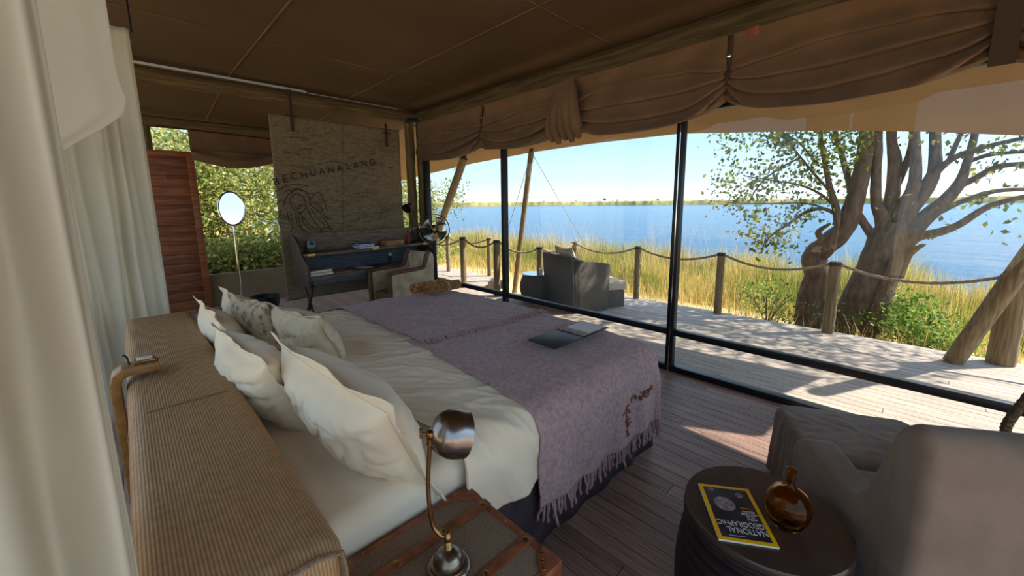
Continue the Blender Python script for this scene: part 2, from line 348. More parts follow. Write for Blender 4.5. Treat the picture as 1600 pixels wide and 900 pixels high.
# ------------------------------------------------------------------ glass wall
win = empty('window_1', (3.7, 2.6, 0), 'wall of glass doors in black metal frames facing the water', kind='structure')
def part(mb, name, mt, par, **k):
    o = mb.build(name, mt, **k); o.parent = par; o.matrix_parent_inverse = Matrix.Translation(par.location).inverted(); return o
ys = [5.84, 3.955, 1.605, -.60]
for i, y in enumerate(ys):
    d = .035 if i else .055
    part(MB().box((3.67, y - d, 0), (3.74, y + d, 2.62)), 'mullion', 'blackmetal', win, bevel=.004)
    if i == 2: part(MB().box((3.655, y - .012, 0), (3.671, y - .004, 2.6)), 'groove', 'chrome', win)
for a, b_ in zip(ys[1:], ys[:-1]):
    part(MB().box((3.675, a, .355), (3.735, b_, .415)), 'mid_rail', 'blackmetal', win, bevel=.004)
    part(MB().box((3.66, a, 0), (3.75, b_, .055)), 'bottom_rail', 'blackmetal', win, bevel=.004)
    part(MB().box((3.675, a, 2.40), (3.735, b_, 2.46)), 'top_rail', 'blackmetal', win, bevel=.004)
    part(MB().box((3.700, a + .03, .41), (3.706, b_ - .03, 2.41)), 'pane', 'pane', win, smooth=False)
    part(MB().box((3.700, a + .03, .05), (3.706, b_ - .03, .36)), 'pane', 'pane', win, smooth=False)
# rolled canvas blinds
def blind(name, y0, y1, label, straps, X=3.60, zt=2.93, zb=2.39, sag=.07):
    """gathered canvas between y0 (left, far) and y1; folds follow the sag between the tie straps"""
    e = empty(name, (X, (y0 + y1) / 2, zt), label, 'canvas blind')
    ks = [y0] + straps + [y1]; seed = y0
    def fn(u, v):
        y = y0 + (y1 - y0) * u
        for a, b_ in zip(ks[:-1], ks[1:]):
            if (a - y) * (b_ - y) <= 0: break
        t = (y - a) / (b_ - a); c = 4 * t * (1 - t); pinch = 1 - math.exp(-min(abs(y - a), abs(y - b_)) / .09)
        zbm = zb + .02 * nz(y * .9, seed) + .05 * (1 - pinch) - sag * c
        if v < .93:
            q = v / .93; z = zt + (zbm - zt) * q
            g = max(0, (q - .18) / .82)
            p2 = .30 + .70 * (1 - math.exp(-min(abs(y - a), abs(y - b_)) / .28))
            s = 2.4 + ((g - .62) / p2) * 2.7 - .35 * c * (1 - g) + .30 * nz(y * .9, q * 1.8, seed) + .12 * nz(y * 3, q * 3, seed)
            s = max(.02, min(4.4, s))
            t_ = s - math.floor(s); sw = math.sin(PI * t_ ** 2.1); gp = min(1, g * 4)
            amp = (.05 + .11 * g) * (.30 + .70 * pinch) * gp * (.75 + .5 * nz(y * 1.3, math.floor(s) * 7.3, seed))
            xo = -amp * sw - .06 * g * (.3 + .7 * pinch) + .010 * nz(y * 5, q * 4, seed) * (1 + 2.5 * (1 - pinch))
            xo += .010 * math.sin(y * 31 + 4 * nz(y * 2, 1)) * (1 - pinch) - .004 * abs(nz(y * 14, q * 2, seed)) * 2
            z -= .042 * sw * gp * pinch; z += .008 * nz(y * 4, q * 5, seed + 5)
        else:
            q = (v - .93) / .07; z = zbm - .012 * math.sin(q * PI)
            xo = -.06 * (.3 + .7 * pinch) * (1 - q) + .03 * q - .01
        return (xo, y - (y0 + y1) / 2, z - zt)
    nU = int(abs(y1 - y0) * 34)
    MB().grid(nU, 84, fn).build('canvas', 'blind', e, solid=.006, angle=70)
    for s in straps:
        pts = [Vector(fn((s - y0) / (y1 - y0), v)) + Vector((-.012, 0, 0)) for v in np.linspace(.02, .95, 14)]
        mb = MB()
        mb.add([p + Vector((0, d, 0)) for p in pts for d in (-.02, .02)], [(2 * i, 2 * i + 1, 2 * i + 3, 2 * i + 2) for i in range(13)])
        st_ = mb.build('strap', 'strap', e, solid=.004)
        MB().lathe([(.012, -.004), (.02, 0), (.02, .004), (.012, .006)], 14, Matrix.Translation(pts[4] + Vector((-.006, 0, 0))) @ Matrix.Rotation(R(-90), 4, 'Y')).build('ring', 'chrome', st_)
    return e
blind('rolled_canvas_blind', 5.84, 2.80, 'rolled-up brown canvas blind from corner post to the knotted gather', [4.24])
blind('rolled_canvas_blind', 2.74, -.20, 'rolled-up brown canvas blind right of the knotted gather', [1.21], sag=.09)
blind('rolled_canvas_blind', -.21, -1.6, 'rolled-up brown canvas blind at the top right edge', [], sag=.05, zb=2.36)
# bunched gather between the two long blinds
kn = empty('canvas_gather', (3.55, 2.77, 2.9), 'bunched knot of canvas between the two long rolled blinds', 'canvas gather')
for k in range(5):
    yy = (-.16, -.08, 0, .09, .17)[k]; rr = random.uniform(.035, .055)
    pts = [Vector((-.02, yy * .35, 0)), Vector((-.07, yy * .6, -.15)), Vector((-.11 - .02 * (k % 2), yy * .9, -.33)), Vector((-.10, yy * 1.1, -.48)), Vector((-.04, yy * 1.05, -.60 - .03 * (k % 2)))]
    MB().tube(pts, [.02, rr, rr * 1.1, rr * 1.25, .025], 12, 5).build('fold', 'blind', kn)
tg = MB().box((3.50, -.25, 2.34), (3.51, -.15, 2.80)).build('tie_strap', 'strap'); tag(tg, 'broad dark tie strap at the end of the right blind', 'strap')
hb = MB().box((3.60, 1.02, 2.87), (3.606, 1.10, 2.94)).build('orange_tab', 'leather', bevel=.004); tag(hb, 'small rust coloured cloth tab stitched below the glass beam', 'tab')

# awning
fe = [(-1.25, 2.12), (-.57, 2.22), (.07, 2.34), (.88, 2.46), (2.74, 2.66), (4.3, 2.69), (5.8, 2.68), (7.69, 2.61), (9.73, 2.48), (12, 2.3)]
def awn(u, v):
    x = 3.86 + (6.2 - 3.86) * u
    ye = float(np.interp(x, [3.86, 4.72, 4.85, 5.03, 5.45, 5.7, 6.2], [-2.6, -2.6, -.72, -1.12, -1.05, -.90, -.97]))  # out-of-view side edge and added eave strip, shaped to trim the indoor sun patch
    y = ye + (11.5 - ye) * v; ff = float(np.interp(y, [a for a, _ in fe], [b for _, b in fe]))
    z0 = 3.12 - .03 * max(0, y - 6)
    return (x, y, z0 + (ff - z0) * u - .10 * math.sin(PI * u) * (.6 + .4 * math.sin(y * .72 + .8)))
aw = MB().grid(60, 140, awn).build('awning', 'awning', solid=.006); tag(aw, 'tan canvas awning stretched out over the deck', 'awning')

# tent poles
def pole(a, b_, r, label, mt='post'):
    e = empty('tent_pole', a, label, 'pole'); a = Vector(a); b_ = Vector(b_)
    MB().tube([(b_ - a) * (i / 10) for i in range(11)], [r * (1 + .06 * nz(i, r * 99)) for i in range(11)], 14).build('shaft', mt, e)
    d = (b_ - a); t = d.normalized()
    MB().tube([d - t * .02, d + t * .05], r * .6, 10).build('cap', 'blackmetal', e)
    return e
pole((6.0, 6.14, -.38), (6.0, 5.61, 2.66), .055, 'slender upright tent pole with guy lines beyond the deck')
pole((5.5, 9.0, -.1), (5.5, 7.15, 2.63), .085, 'thick slanting tent pole behind the pedestal fan')
pole((5.87, -.35, 0), (5.87, -1.05, 2.25), .075, 'thick slanting tent pole at the right edge of the deck')
for q, lab in (((6.9, 7.9, -.4), 'thin guy line running left from the upright tent pole'), ((7.6, 4.6, -.4), 'thin guy line running right from the upright tent pole')):
    o = MB().tube([(6.0, 5.6, 2.64), q], .006, 6).build('guy_line', 'rope'); tag(o, lab, 'guy line')

# ------------------------------------------------------------------ fence posts and ropes
FP = {'a': (6.14, -.68, .9, .10, 'stout timber fence post at the right edge beside the slanting pole'),
      'b': (6.18, .70, .89, .062, 'pale split timber fence post standing in front of the tree trunk'),
      'c': (6.17, 2.0, .9, .052, 'timber fence post on the deck edge left of the tree'),
      'd': (6.2, 3.33, .9, .05, 'timber fence post just right of the outdoor armchair'),
      'e': (6.15, 4.62, .9, .05, 'timber fence post hidden behind the outdoor armchair backrest'),
      'f': (5.2, 4.66, .88, .055, 'timber fence post behind the round outdoor side table'),
      'g': (4.68, 5.22, 1.0, .06, 'timber fence post next to the narrow glass mullion, nearest of the walkway posts'),
      'h': (4.72, 6.25, 1.0, .06, 'thick timber fence post on the walkway just right of the fan'),
      'i': (5.64, 8.08, .87, .05, 'farthest timber fence post of the walkway'),
      'j': (5.92, 6.86, .87, .05, 'timber fence post on the outer corner of the walkway')}
for k, (x, y, h, r, lab) in FP.items():
    e = empty('fence_post', (x, y, -.25), lab, 'fence post', 'deck fence posts')
    MB().tube([(0, 0, z) for z in np.linspace(0, h + .21, 8)], [r * (1 + .05 * nz(i, x * 9, y)) for i in range(8)], 14).build('shaft', 'post', e)
    MB().lathe([(r * .96, h + .205), (r * 1.05, h + .21), (r * 1.05, h + .245), (r * .9, h + .252)], 14).build('cap', 'postcap', e)
def rope(a, b_, sag, r, label, mt='rope', ends=True):
    a = Vector(a); b_ = Vector(b_); n = int((b_ - a).length / .012); pts = []
    for i in range(n + 1):
        t = i / n; p = a.lerp(b_, t); p.z -= sag * 4 * t * (1 - t); pts.append(p)
    o = MB().tube(pts, r, 9, twist=.35, lobes=3).build('rope', mt); return tag(o, label, 'rope', 'fence ropes')
def fr(p, q, sag, lab, r=.018):
    A, B = FP[p], FP[q]; va = Vector((A[0], A[1], A[2] - .03)); vb = Vector((B[0], B[1], B[2] - .03)); d = (vb - va); d.z = 0; d.normalize()
    rope(va + d * A[3] * .9, vb - d * B[3] * .9, sag, r, lab)
fr('a', 'b', .13, 'twisted rope sagging between tree post and right edge post')
fr('b', 'c', .13, 'twisted rope sagging across the grass left of the tree')
fr('c', 'd', .12, 'twisted rope sagging behind the wide black mullion')
fr('d', 'e', .13, 'twisted rope sagging just behind the outdoor armchair')
fr('f', 'g', .12, 'twisted rope sagging from side table post to narrow mullion')
fr('e', 'f', .1, 'short twisted rope behind the outdoor armchair backrest')
fr('g', 'h', .13, 'twisted rope sagging between the two near walkway posts')
fr('i', 'j', .12, 'twisted rope along the outer side of the walkway')
A = FP['h']; rope((A[0], A[1] + .05, .96), (4.9, 8.0, .9), .15, .018, 'twisted rope running left from walkway post behind the fan')
A = FP['a']; rope((A[0], A[1] - .1, .86), (6.15, -2.2, .86), .13, .018, 'twisted rope leaving the picture at the right edge')

# ------------------------------------------------------------------ land, water, far shore
def gz(x, y):
    d = max(0, x - 6.0); z = -.36 - .075 * max(0, d - 1) + .05 * nz(x * .5, y * .5)
    return max(z, -1.3)
g = MB().grid(70, 90, lambda u, v: (2.5 + 17 * u, -14 + 44 * v, gz(2.5 + 17 * u, -14 + 44 * v))).build('sandy_ground', 'sand'); tag(g, 'dry sandy ground between the deck and the reeds', kind='structure')
g2 = MB().box((-30, 8.2, -.6), (2.6, 30, -.36)).box((-30, -14, -.6), (2.6, -3.4, -.36)).box((-30, -3.4, -.6), (-1.7, 8.2, -.36)).build('bank_ground', 'sand', smooth=False); tag(g2, 'dry sandy ground around the tent', kind='structure')
wt = MB().add([(9, -600, -.95), (1500, -600, -.95), (1500, 1500, -.95), (9, 1500, -.95)], [(0, 1, 2, 3)]).build('lake_water', 'water', smooth=False); tag(wt, 'rippled blue river water', kind='structure')
# far shore reed bank following an arc around the view
def shore(u, v):
    a = R(-8 + 118 * u); D = 560 + 25 * nz(u * 14, 2) + 14 * v
    hh = [0, 5.2 + 1.2 * nz(u * 160, 1) + .8 * nz(u * 60, 5), 6.2 + 1.6 * nz(u * 190, 3) + .8 * nz(u * 60, 5), 5.8 + 1.2 * nz(u * 30, 9), 2][int(round(v * 4))]
    return (math.sin(a) * D, math.cos(a) * D, -1 + hh)
sh = MB().grid(900, 5, shore).build('far_shore', 'far_reed'); tag(sh, 'yellow-green reed bank along the far shore', kind='structure')
spots = [(945, 312, 9, 'rounded tree, the largest on the far shore left of the wide mullion'), (1028, 312, 6, 'small dark tree on far shore beside the wide mullion'), (964, 311, 5, 'slim tree on the far shore above the outdoor armchair'),
         (723, 314, 6, 'leftmost small palm clump on far shore right of the slanting pole'), (738, 314, 4, 'tiny bush on far shore near the slanting pole'), (850, 314, 4, 'tiny bush on the far shore right of the upright tent pole'), (900, 313, 4, 'tiny bush on far shore in the middle of the view')]
for (px, py, wpx, lab) in spots:
    d = ray(px, py); d.z = 0; p = d.normalized() * 600; s = wpx * .62 * 600 / 627
    e = empty('far_tree', (p.x, p.y, 4.6), lab, 'tree', 'trees on the far shore')
    MB().tube([(0, 0, 0), (0, 0, s * .5)], .08 * s, 6).build('trunk', 'bark', e)
    mb = MB()
    for k in range(5):
        mb.lathe([(.01, -.3 * s), (.3 * s, -.18 * s), (.36 * s, 0), (.25 * s, .2 * s), (.01, .28 * s)], 8, Matrix.Translation((random.uniform(-.25, .25) * s, random.uniform(-.25, .25) * s, s * .62 + random.uniform(-.1, .1) * s)))
    mb.build('crown', 'farleaf', e)
# ------------------------------------------------------------------ leaf and blade clouds
def cloud(name, verts, faces, hues, mt, parent=None):
    me = bpy.data.meshes.new(name); me.from_pydata(verts.tolist(), [], faces.tolist()); at = me.color_attributes.new('hue', 'FLOAT_COLOR', 'POINT')
    at.data.foreach_set('color', np.concatenate([hues, np.ones((len(hues), 1))], 1).astype(np.float32).ravel()); me.materials.append(MATS[mt])
    o = bpy.data.objects.new(name, me); COL.objects.link(o)
    if parent: o.parent = parent; o.matrix_parent_inverse = Matrix.Translation(parent.location).inverted()
    return o
def leaves(name, centers, size, pal, parent=None, droop=.3, mt='leaf'):
    n = len(centers); c = np.asarray(centers)
    a = np.random.randn(n, 3); a[:, 2] -= droop * 2; a /= np.linalg.norm(a, axis=1)[:, None]
    b_ = np.cross(a, np.random.randn(n, 3)); b_ /= np.linalg.norm(b_, axis=1)[:, None]; nn = np.cross(a, b_)
    s = size * (.6 + .8 * np.random.rand(n, 1))
    v = np.stack([c, c + a * s * .5 + b_ * s * .32 + nn * s * .08, c + a * s, c + a * s * .5 - b_ * s * .32 + nn * s * .08], 1).reshape(-1, 3)
    k = np.arange(n)[:, None] * 4; f = np.concatenate([k + [0, 1, 2], k + [0, 2, 3]], 0)
    pal = np.array([srgb(*p)[:3] for p in pal]); h = pal[np.random.randint(len(pal), size=n)] * (.75 + .5 * np.random.rand(n, 1))
    return tag(cloud(name, v, f, np.repeat(h, 4, 0), mt, parent), kind='stuff')
def blades(name, P, hgt, wid, pal, lean=.35):
    n = len(P); ang = np.random.rand(n) * 2 * PI; d = np.stack([np.cos(ang), np.sin(ang), np.zeros(n)], 1); s = np.stack([-np.sin(ang), np.cos(ang), np.zeros(n)], 1)
    ln = (np.random.rand(n, 1) * lean + .05) * hgt[:, None]; w_ = wid * (.6 + .8 * np.random.rand(n, 1)); z = np.array([[0, 0, 1.]])
    v = np.stack([P - s * w_, P + s * w_, P + d * ln * .35 + z * hgt[:, None] * .6 - s * w_ * .7, P + d * ln * .35 + z * hgt[:, None] * .6 + s * w_ * .7, P + d * ln + z * hgt[:, None]], 1).reshape(-1, 3)
    k = np.arange(n)[:, None] * 5; f = np.concatenate([k + [0, 1, 3], k + [0, 3, 2], k + [2, 3, 4]], 0)
    pal = np.array([srgb(*p)[:3] for p in pal]); h = pal[np.random.randint(len(pal), size=n)] * (.75 + .5 * np.random.rand(n, 1))
    return cloud(name, v, f, np.repeat(h, 5, 0), 'grass')
def field(n, x0, x1, y0, y1, fn):
    x = x0 + (x1 - x0) * np.random.rand(n); y = y0 + (y1 - y0) * np.random.rand(n); keep = np.array([fn(a, b_) > random.random() for a, b_ in zip(x, y)])
    x, y = x[keep], y[keep]; return np.stack([x, y, np.array([gz(a, b_) for a, b_ in zip(x, y)]) - .02], 1)
GOLD = [(214, 186, 112), (226, 200, 130), (196, 172, 98), (180, 168, 84), (152, 156, 70), (206, 178, 120)]
GREEN = [(150, 158, 70), (128, 146, 60), (176, 172, 84), (200, 180, 100)]
def clump(a, b_): return .25 + 1.1 * max(0, .5 + noise.noise(Vector((a * .9, b_ * .9, 4))))
P = field(80000, 8.4, 13.5, -9, 22, clump)
hh = np.array([(.45 + .55 * min(1, (p[0] - 8.3) / 2.5)) * (.75 + .5 * noise.noise(Vector((p[0] * .6, p[1] * .6, 8)))) for p in P]) * (.7 + .6 * np.random.rand(len(P)))
hh *= np.interp(P[:, 1], [-9, -2, 1, 4, 22], [1.25, 1.2, 1.1, 1.05, 1.2])
gm = np.array([noise.noise(Vector((p[0] * .55, p[1] * .45, 31))) + .25 * random.gauss(0, 1) for p in P]) > .08
o = blades('tall_green_grass', P[gm], hh[gm] * 1.0, .008, [(120, 130, 52), (98, 114, 46), (146, 150, 66), (168, 160, 76)]); tag(o, 'tall green reed clumps growing among the golden grass', 'grass', kind='stuff')
P = P[~gm]; hh = hh[~gm]
o = blades('tall_grass', P, hh * 1.05, .007, GOLD); tag(o, 'tall golden grass between deck and water', 'grass', kind='stuff')
P = field(26000, 6.4, 9.2, -6, 16, lambda a, b_: (a - 6.4) / 3 * clump(a, b_))
o = blades('short_grass', P, .16 + .32 * np.random.rand(len(P)), .005, GOLD, .8); tag(o, 'short dry straw coloured grass at the deck edge', 'grass', kind='stuff')
P = field(700, 9.8, 12.5, 1, 18, lambda a, b_: 1 if noise.noise(Vector((a, b_ * .8, 14))) > .1 else 0)
o = blades('plume_reeds', P, 1.3 + .7 * np.random.rand(len(P)), .005, [(214, 180, 150), (226, 196, 160)], .25); tag(o, 'pale feathery reed plumes rising above the tall grass', 'reeds', kind='stuff')

# ------------------------------------------------------------------ the big tree
tr = empty('leaning_tree', (7.75, .7, -.45), 'large grey multi-stemmed tree leaning over the water at the deck edge', 'tree')
def branch(pl, X0, X1, name='branch', n=10):
    pts = []; rad = []
    for i, (px, py, r) in enumerate(pl):
        X = X0 + (X1 - X0) * i / (len(pl) - 1); p = atx(px, py, X); pts.append(p - tr.location); rad.append(r * (.70 if name == 'trunk' else .66) * (p - Vector((0, 0, H))).dot(fw) / F)
    P2, R2 = catmull(pts, rad, 5)
    R2 = [q * (1 + .10 * nz(i * .45, q * 30, pl[0][0])) for i, q in enumerate(R2)]
    mb = MB(); mb.tube(P2, R2, n); mb.build(name, 'bark', tr); return [p + tr.location for p in P2]
twigs = []
branch([(1282, 545, 40), (1270, 505, 34), (1268, 470, 29), (1277, 432, 25), (1272, 402, 23), (1290, 384, 22), (1318, 358, 20), (1332, 325, 18), (1343, 285, 16), (1351, 240, 15), (1356, 195, 14), (1360, 120, 13)], 7.7, 7.7, 'trunk', 16)
branch([(1318, 575, 50), (1332, 525, 44), (1352, 470, 42), (1376, 410, 38), (1388, 372, 33), (1394, 350, 24)], 7.75, 7.9, 'trunk', 16)
branch([(1385, 375, 22), (1378, 340, 14), (1369, 315, 11), (1369, 270, 10), (1371, 230, 10), (1372, 180, 9), (1373, 110, 8)], 7.85, 7.7)
branch([(1388, 372, 26), (1391, 330, 15), (1396, 290, 14), (1398, 250, 13), (1393, 215, 10), (1392, 130, 9)], 7.9, 8.0)
branch([(1396, 300, 8), (1412, 265, 8), (1424, 230, 7), (1428, 190, 6), (1432, 120, 5)], 7.95, 8.1)
branch([(1392, 370, 24), (1412, 325, 17), (1428, 290, 13), (1431, 250, 11), (1429, 205, 10), (1430, 120, 9)], 7.9, 7.8)
branch([(1394, 372, 26), (1420, 330, 18), (1446, 295, 16), (1460, 265, 13), (1461, 220, 11), (1460, 120, 10)], 7.9, 8.1)
twigs.append(branch([(1455, 276, 9), (1485, 250, 7), (1520, 235, 6), (1570, 222, 5), (1630, 210, 4)], 8.0, 7.6, n=8))
twigs.append(branch([(1482, 252, 5), (1494, 225, 5), (1506, 198, 4), (1520, 150, 4)], 8.0, 8.2, n=8))
branch([(1398, 385, 26), (1440, 345, 18), (1475, 315, 14), (1500, 285, 11), (1512, 250, 8), (1524, 205, 7), (1530, 150, 6)], 7.9, 8.2)
twigs.append(branch([(1500, 290, 8), (1525, 278, 7), (1560, 260, 6), (1620, 255, 5)], 8.1, 8.0, n=8))
twigs.append(branch([(1515, 252, 5), (1545, 242, 5), (1585, 238, 4), (1640, 236, 4)], 8.2, 7.9, n=8))
twigs.append(branch([(1404, 398, 18), (1430, 372, 11), (1470, 362, 9), (1500, 350, 8), (1540, 325, 7), (1580, 312, 6), (1640, 300, 6)], 7.85, 7.7, n=8))
twigs.append(branch([(1470, 330, 7), (1510, 312, 6), (1560, 298, 5), (1620, 296, 4)], 8.0, 8.3, n=8))
branch([(1377, 385, 14), (1356, 358, 9), (1343, 338, 8), (1334, 322, 7)], 7.85, 7.7)
branch([(1400, 430, 16), (1418, 400, 9), (1436, 386, 5), (1444, 383, 3)], 7.9, 7.6)
branch([(1400, 405, 12), (1385, 440, 11), (1368, 480, 10), (1350, 520, 9), (1340, 560, 8)], 7.6, 7.5)
branch([(1290, 385, 10), (1283, 372, 8), (1279, 362, 6), (1296, 350, 3)], 7.65, 7.5)
twigs.append(branch([(1312, 360, 10), (1306, 325, 8), (1296, 290, 6), (1288, 250, 5), (1283, 215, 4), (1281, 160, 4)], 7.65, 7.5, n=8))
twigs.append(branch([(1332, 310, 9), (1326, 280, 7), (1316, 245, 6), (1306, 210, 5), (1300, 150, 4)], 7.7, 7.9, n=8))
twigs.append(branch([(1308, 335, 5), (1285, 326, 4), (1258, 332, 4), (1232, 350, 3), (1205, 368, 2), (1190, 390, 1.5)], 7.65, 7.2, n=6))
twigs.append(branch([(1298, 300, 4), (1275, 275, 3), (1250, 245, 2.5), (1232, 220, 2), (1215, 190, 2)], 7.6, 7.2, n=6))
twigs.append(branch([(1252, 246, 2), (1220, 262, 2), (1190, 285, 1.6), (1168, 318, 1.3)], 7.4, 7.0, n=6))
twigs.append(branch([(1304, 322, 3.5), (1280, 302, 3), (1245, 288, 2), (1205, 282, 1.5), (1165, 275, 1.2)], 7.65, 7.1, n=6))
twigs.append(branch([(1280, 260, 2.5), (1250, 225, 2), (1215, 205, 1.6), (1175, 205, 1.2)], 7.5, 7.0, n=6))
twigs.append(branch([(1300, 330, 3), (1262, 318, 2), (1215, 318, 1.6), (1165, 318, 1), (1125, 315, .8)], 7.65, 7.1, n=6))
cs = []
for k, t in enumerate(twigs):
    n = 26 if k < 6 else 170
    for _ in range(n):
        i = int((.25 + .75 * random.random()) * (len(t) - 1)); s = .05 if k < 6 else .12
        cs.append(t[i] + Vector((random.gauss(0, s), random.gauss(0, s), random.gauss(0, s))))
for (px, py, n, s) in [(1135, 215, 60, .14), (1160, 205, 60, .14), (1195, 205, 60, .14), (1225, 215, 60, .15), (1140, 250, 50, .12), (1128, 285, 60, .12), (1120, 310, 24, .1), (1150, 290, 40, .12), (1185, 255, 40, .14), (1260, 205, 70, .16), (1290, 215, 70, .16), (1320, 205, 60, .15),
                       (1180, 335, 45, .12), (1165, 355, 45, .12), (1200, 375, 70, .14), (1180, 370, 50, .12), (1225, 385, 40, .12), (1235, 340, 30, .12), (1330, 235, 50, .14), (1300, 250, 50, .14), (1250, 260, 40, .14), (1345, 205, 30, .1), (1420, 205, 30, .12), (1480, 205, 30, .12), (1400, 330, 10, .15), (1550, 225, 24, .16), (1590, 240, 20, .15), (1500, 330, 14, .15), (1570, 340, 20, .15)]:
    c = atx(px, py, 7.3)
    for _ in range(n): cs.append(c + Vector((random.gauss(0, s), random.gauss(0, s), random.gauss(0, s))))
# crown out of sight above the awning that dapples the deck
for _ in range(7500): cs.append(Vector((7.9 + abs(random.gauss(.3, 1.1)), max(-2.7, random.gauss(-1.0, 1.3)), random.uniform(3.4, 5.2))))
leaves('foliage', [tuple(c) for c in cs], .07, [(98, 118, 44), (118, 134, 50), (80, 100, 38), (150, 156, 62), (176, 166, 62), (104, 98, 48)], tr)
for k in range(10):
    a = atx(1340 + 14 * k, 140, 7.8); e_ = a + Vector((random.uniform(-.8, 1.2), random.uniform(-1.8, 1.8), random.uniform(1.2, 2.4)))
    MB().tube([a - tr.location - Vector((0, 0, .2)), (a + e_) * .5 - tr.location + Vector((.1, .1, .1)), e_ - tr.location], [.06, .045, .02], 8, 4).build('branch', 'bark', tr)
# bushes
def bush(name, loc, rx, ry, rz, n, size, pal, label, stems=6, droop=.1):
    e = empty(name, loc, label, 'bush'); L0 = Vector(loc)
    for _ in range(stems):
        a = random.random() * 2 * PI; q = Vector((math.cos(a) * rx * .6, math.sin(a) * ry * .6, rz * 1.3))
        MB().tube([(0, 0, 0), q * .5 + Vector((0, 0, .1)), q], [.03 * rz, .02 * rz, .006], 6, 4).build('stem', 'bark', e)
    cs = []; cc = [(random.gauss(0, .45), random.gauss(0, .45), random.uniform(.1, 1.7)) for _ in range(26)]
    for _ in range(n):
        c = random.choice(cc); s = .22; q = Vector((c[0] + random.gauss(0, s), c[1] + random.gauss(0, s), c[2] + random.gauss(0, s)))
        cs.append((loc[0] + q.x * rx, loc[1] + q.y * ry, loc[2] + max(.02, q.z) * rz))
    o = leaves('foliage', cs, size, pal, e, droop); return e
GR = [(104, 136, 52), (130, 158, 66), (86, 116, 46), (150, 168, 80)]
OL = [(140, 146, 78), (164, 162, 94), (116, 128, 66), (184, 176, 110), (204, 192, 132)]
bush('green_bush', (7.7, -.1, -.45), .62, .62, .42, 3000, .055, GR, 'low bright green bush at the foot of the leaning tree')
bush('sprawling_shrub', (7.5, 1.65, -.42), .5, .6, .42, 700, .05, GR, 'sparse green shrub left of the leaning tree trunk')
bush('grey_green_tree', (7.6, 12.3, -.4), 1.2, 1.0, 1.55, 17000, .08, OL + GR[1:2], 'grey-green bushy tree left of the slanting tent pole')
bush('window_shrub', (1.2, 10.3, -.4), 1.5, .9, 1.9, 17000, .08, OL + GR[1:2], 'dense shrub seen in the open rear window left of map canvas')
bush('window_shrub', (3.4, 10.6, -.4), 1.2, .9, 2.0, 10000, .08, OL + [(176, 160, 90)], 'yellowish shrub seen between map canvas and corner post')
bush('low_hedge', (1.7, 9.5, -.4), 1.3, .5, .75, 9000, .09, OL + GR[1:2], 'low leafy growth just outside the rear window sill')
bush('hedge_tree', (1.5, 14.0, -.4), 3.6, 1.2, 2.6, 16000, .17, OL + GR, 'tall green trees filling the background of the rear window')
bush('window_shrub', (-.6, 10.8, -.4), 1.2, .9, 2.0, 10000, .08, GR + OL, 'green shrub seen above the red wood panel')
# ================================================================== BED
BX0, BXF, BY0, BY1, BR, BZ = .30, 2.42, 1.13, 3.60, .10, .685
def drape(s, t, off, foldamp=.012, k=26, seed=0, wr=.006):
    ex = max(0, s - (BXF - BR)); lo, hi = BY0 + BR, BY1 - BR
    ey = (t - lo) if t < lo else ((t - hi) if t > hi else 0)
    e = math.hypot(ex, ey); cx = min(s, BXF - BR); cy = min(max(t, lo), hi)
    crown = .03 * math.sin(PI * min(1, max(0, (cy - lo) / (hi - lo)))) ** .6
    z = BZ + crown + wr * (nz(s * 5, t * 5, seed) + .6 * nz(s * 11 + t * 4, t * 9, seed + 3))
    if e < 1e-6: return (cx, cy, z + off)
    dx, dy = ex / e, ey / e; a = min(e / BR, PI / 2); left = max(0, e - BR * PI / 2)
    al = s if abs(dy) > .7 else t
    f = foldamp * min(1, left / .12) * math.sin(k * (al + .10 * nz(al * 3, seed))) * (1.8 if ex > 0 and abs(ey) > 0 else 1)
    hor = BR * math.sin(a) + off * math.sin(a) + left * .05 + f
    zz = z - BR * (1 - math.cos(a)) + off * math.cos(a) - left
    return (cx + dx * hor, cy + dy * hor, zz)
bed = empty('bed', (1.36, 2.36, 0), 'wide double bed with white mattress and dark purple valance', 'bed')
def bpart(mb, name, mt, par=bed, **k):
    o = mb.build(name, mt, **k); o.parent = par; o.matrix_parent_inverse = Matrix.Translation(par.location).inverted(); return o
def rbox(x0, x1, y0, y1, z0, z1, r, n=5):
    mb = MB(); mb.box((x0, y0, z0), (x1, y1, z1)); return mb
def valance(u, v):
    per = [(BX0, BY0 + .02), (BXF - .02, BY0 + .02), (BXF - .02, BY1 - .02), (BX0, BY1 - .02)]
    ls_ = [2.1, 2.43, 2.1]; L_ = sum(ls_); d = u * L_; i = 0
    while i < 2 and d > ls_[i]: d -= ls_[i]; i += 1
    a, b_ = per[i], per[i + 1]; t = d / ls_[i]; nx, ny = [(0, -1), (1, 0), (0, 1)][i]
    w_ = .010 * math.sin(u * L_ * 22 + 2 * nz(u * 40, 0)) * (1 - v) + .02 * (1 - v)
    return (a[0] + (b_[0] - a[0]) * t + nx * w_, a[1] + (b_[1] - a[1]) * t + ny * w_, .005 + .385 * v)
bpart(MB().grid(420, 6, valance), 'valance', 'valance', solid=.006)
bpart(rbox(BX0, BXF - .05, BY0 + .05, BY1 - .05, .1, .37, 0), 'base', 'valance', bevel=.01)
bpart(rbox(BX0, BXF - .02, BY0 + .015, BY1 - .015, .36, .655, 0), 'mattress', 'sheet', bevel=.07, seg=5)
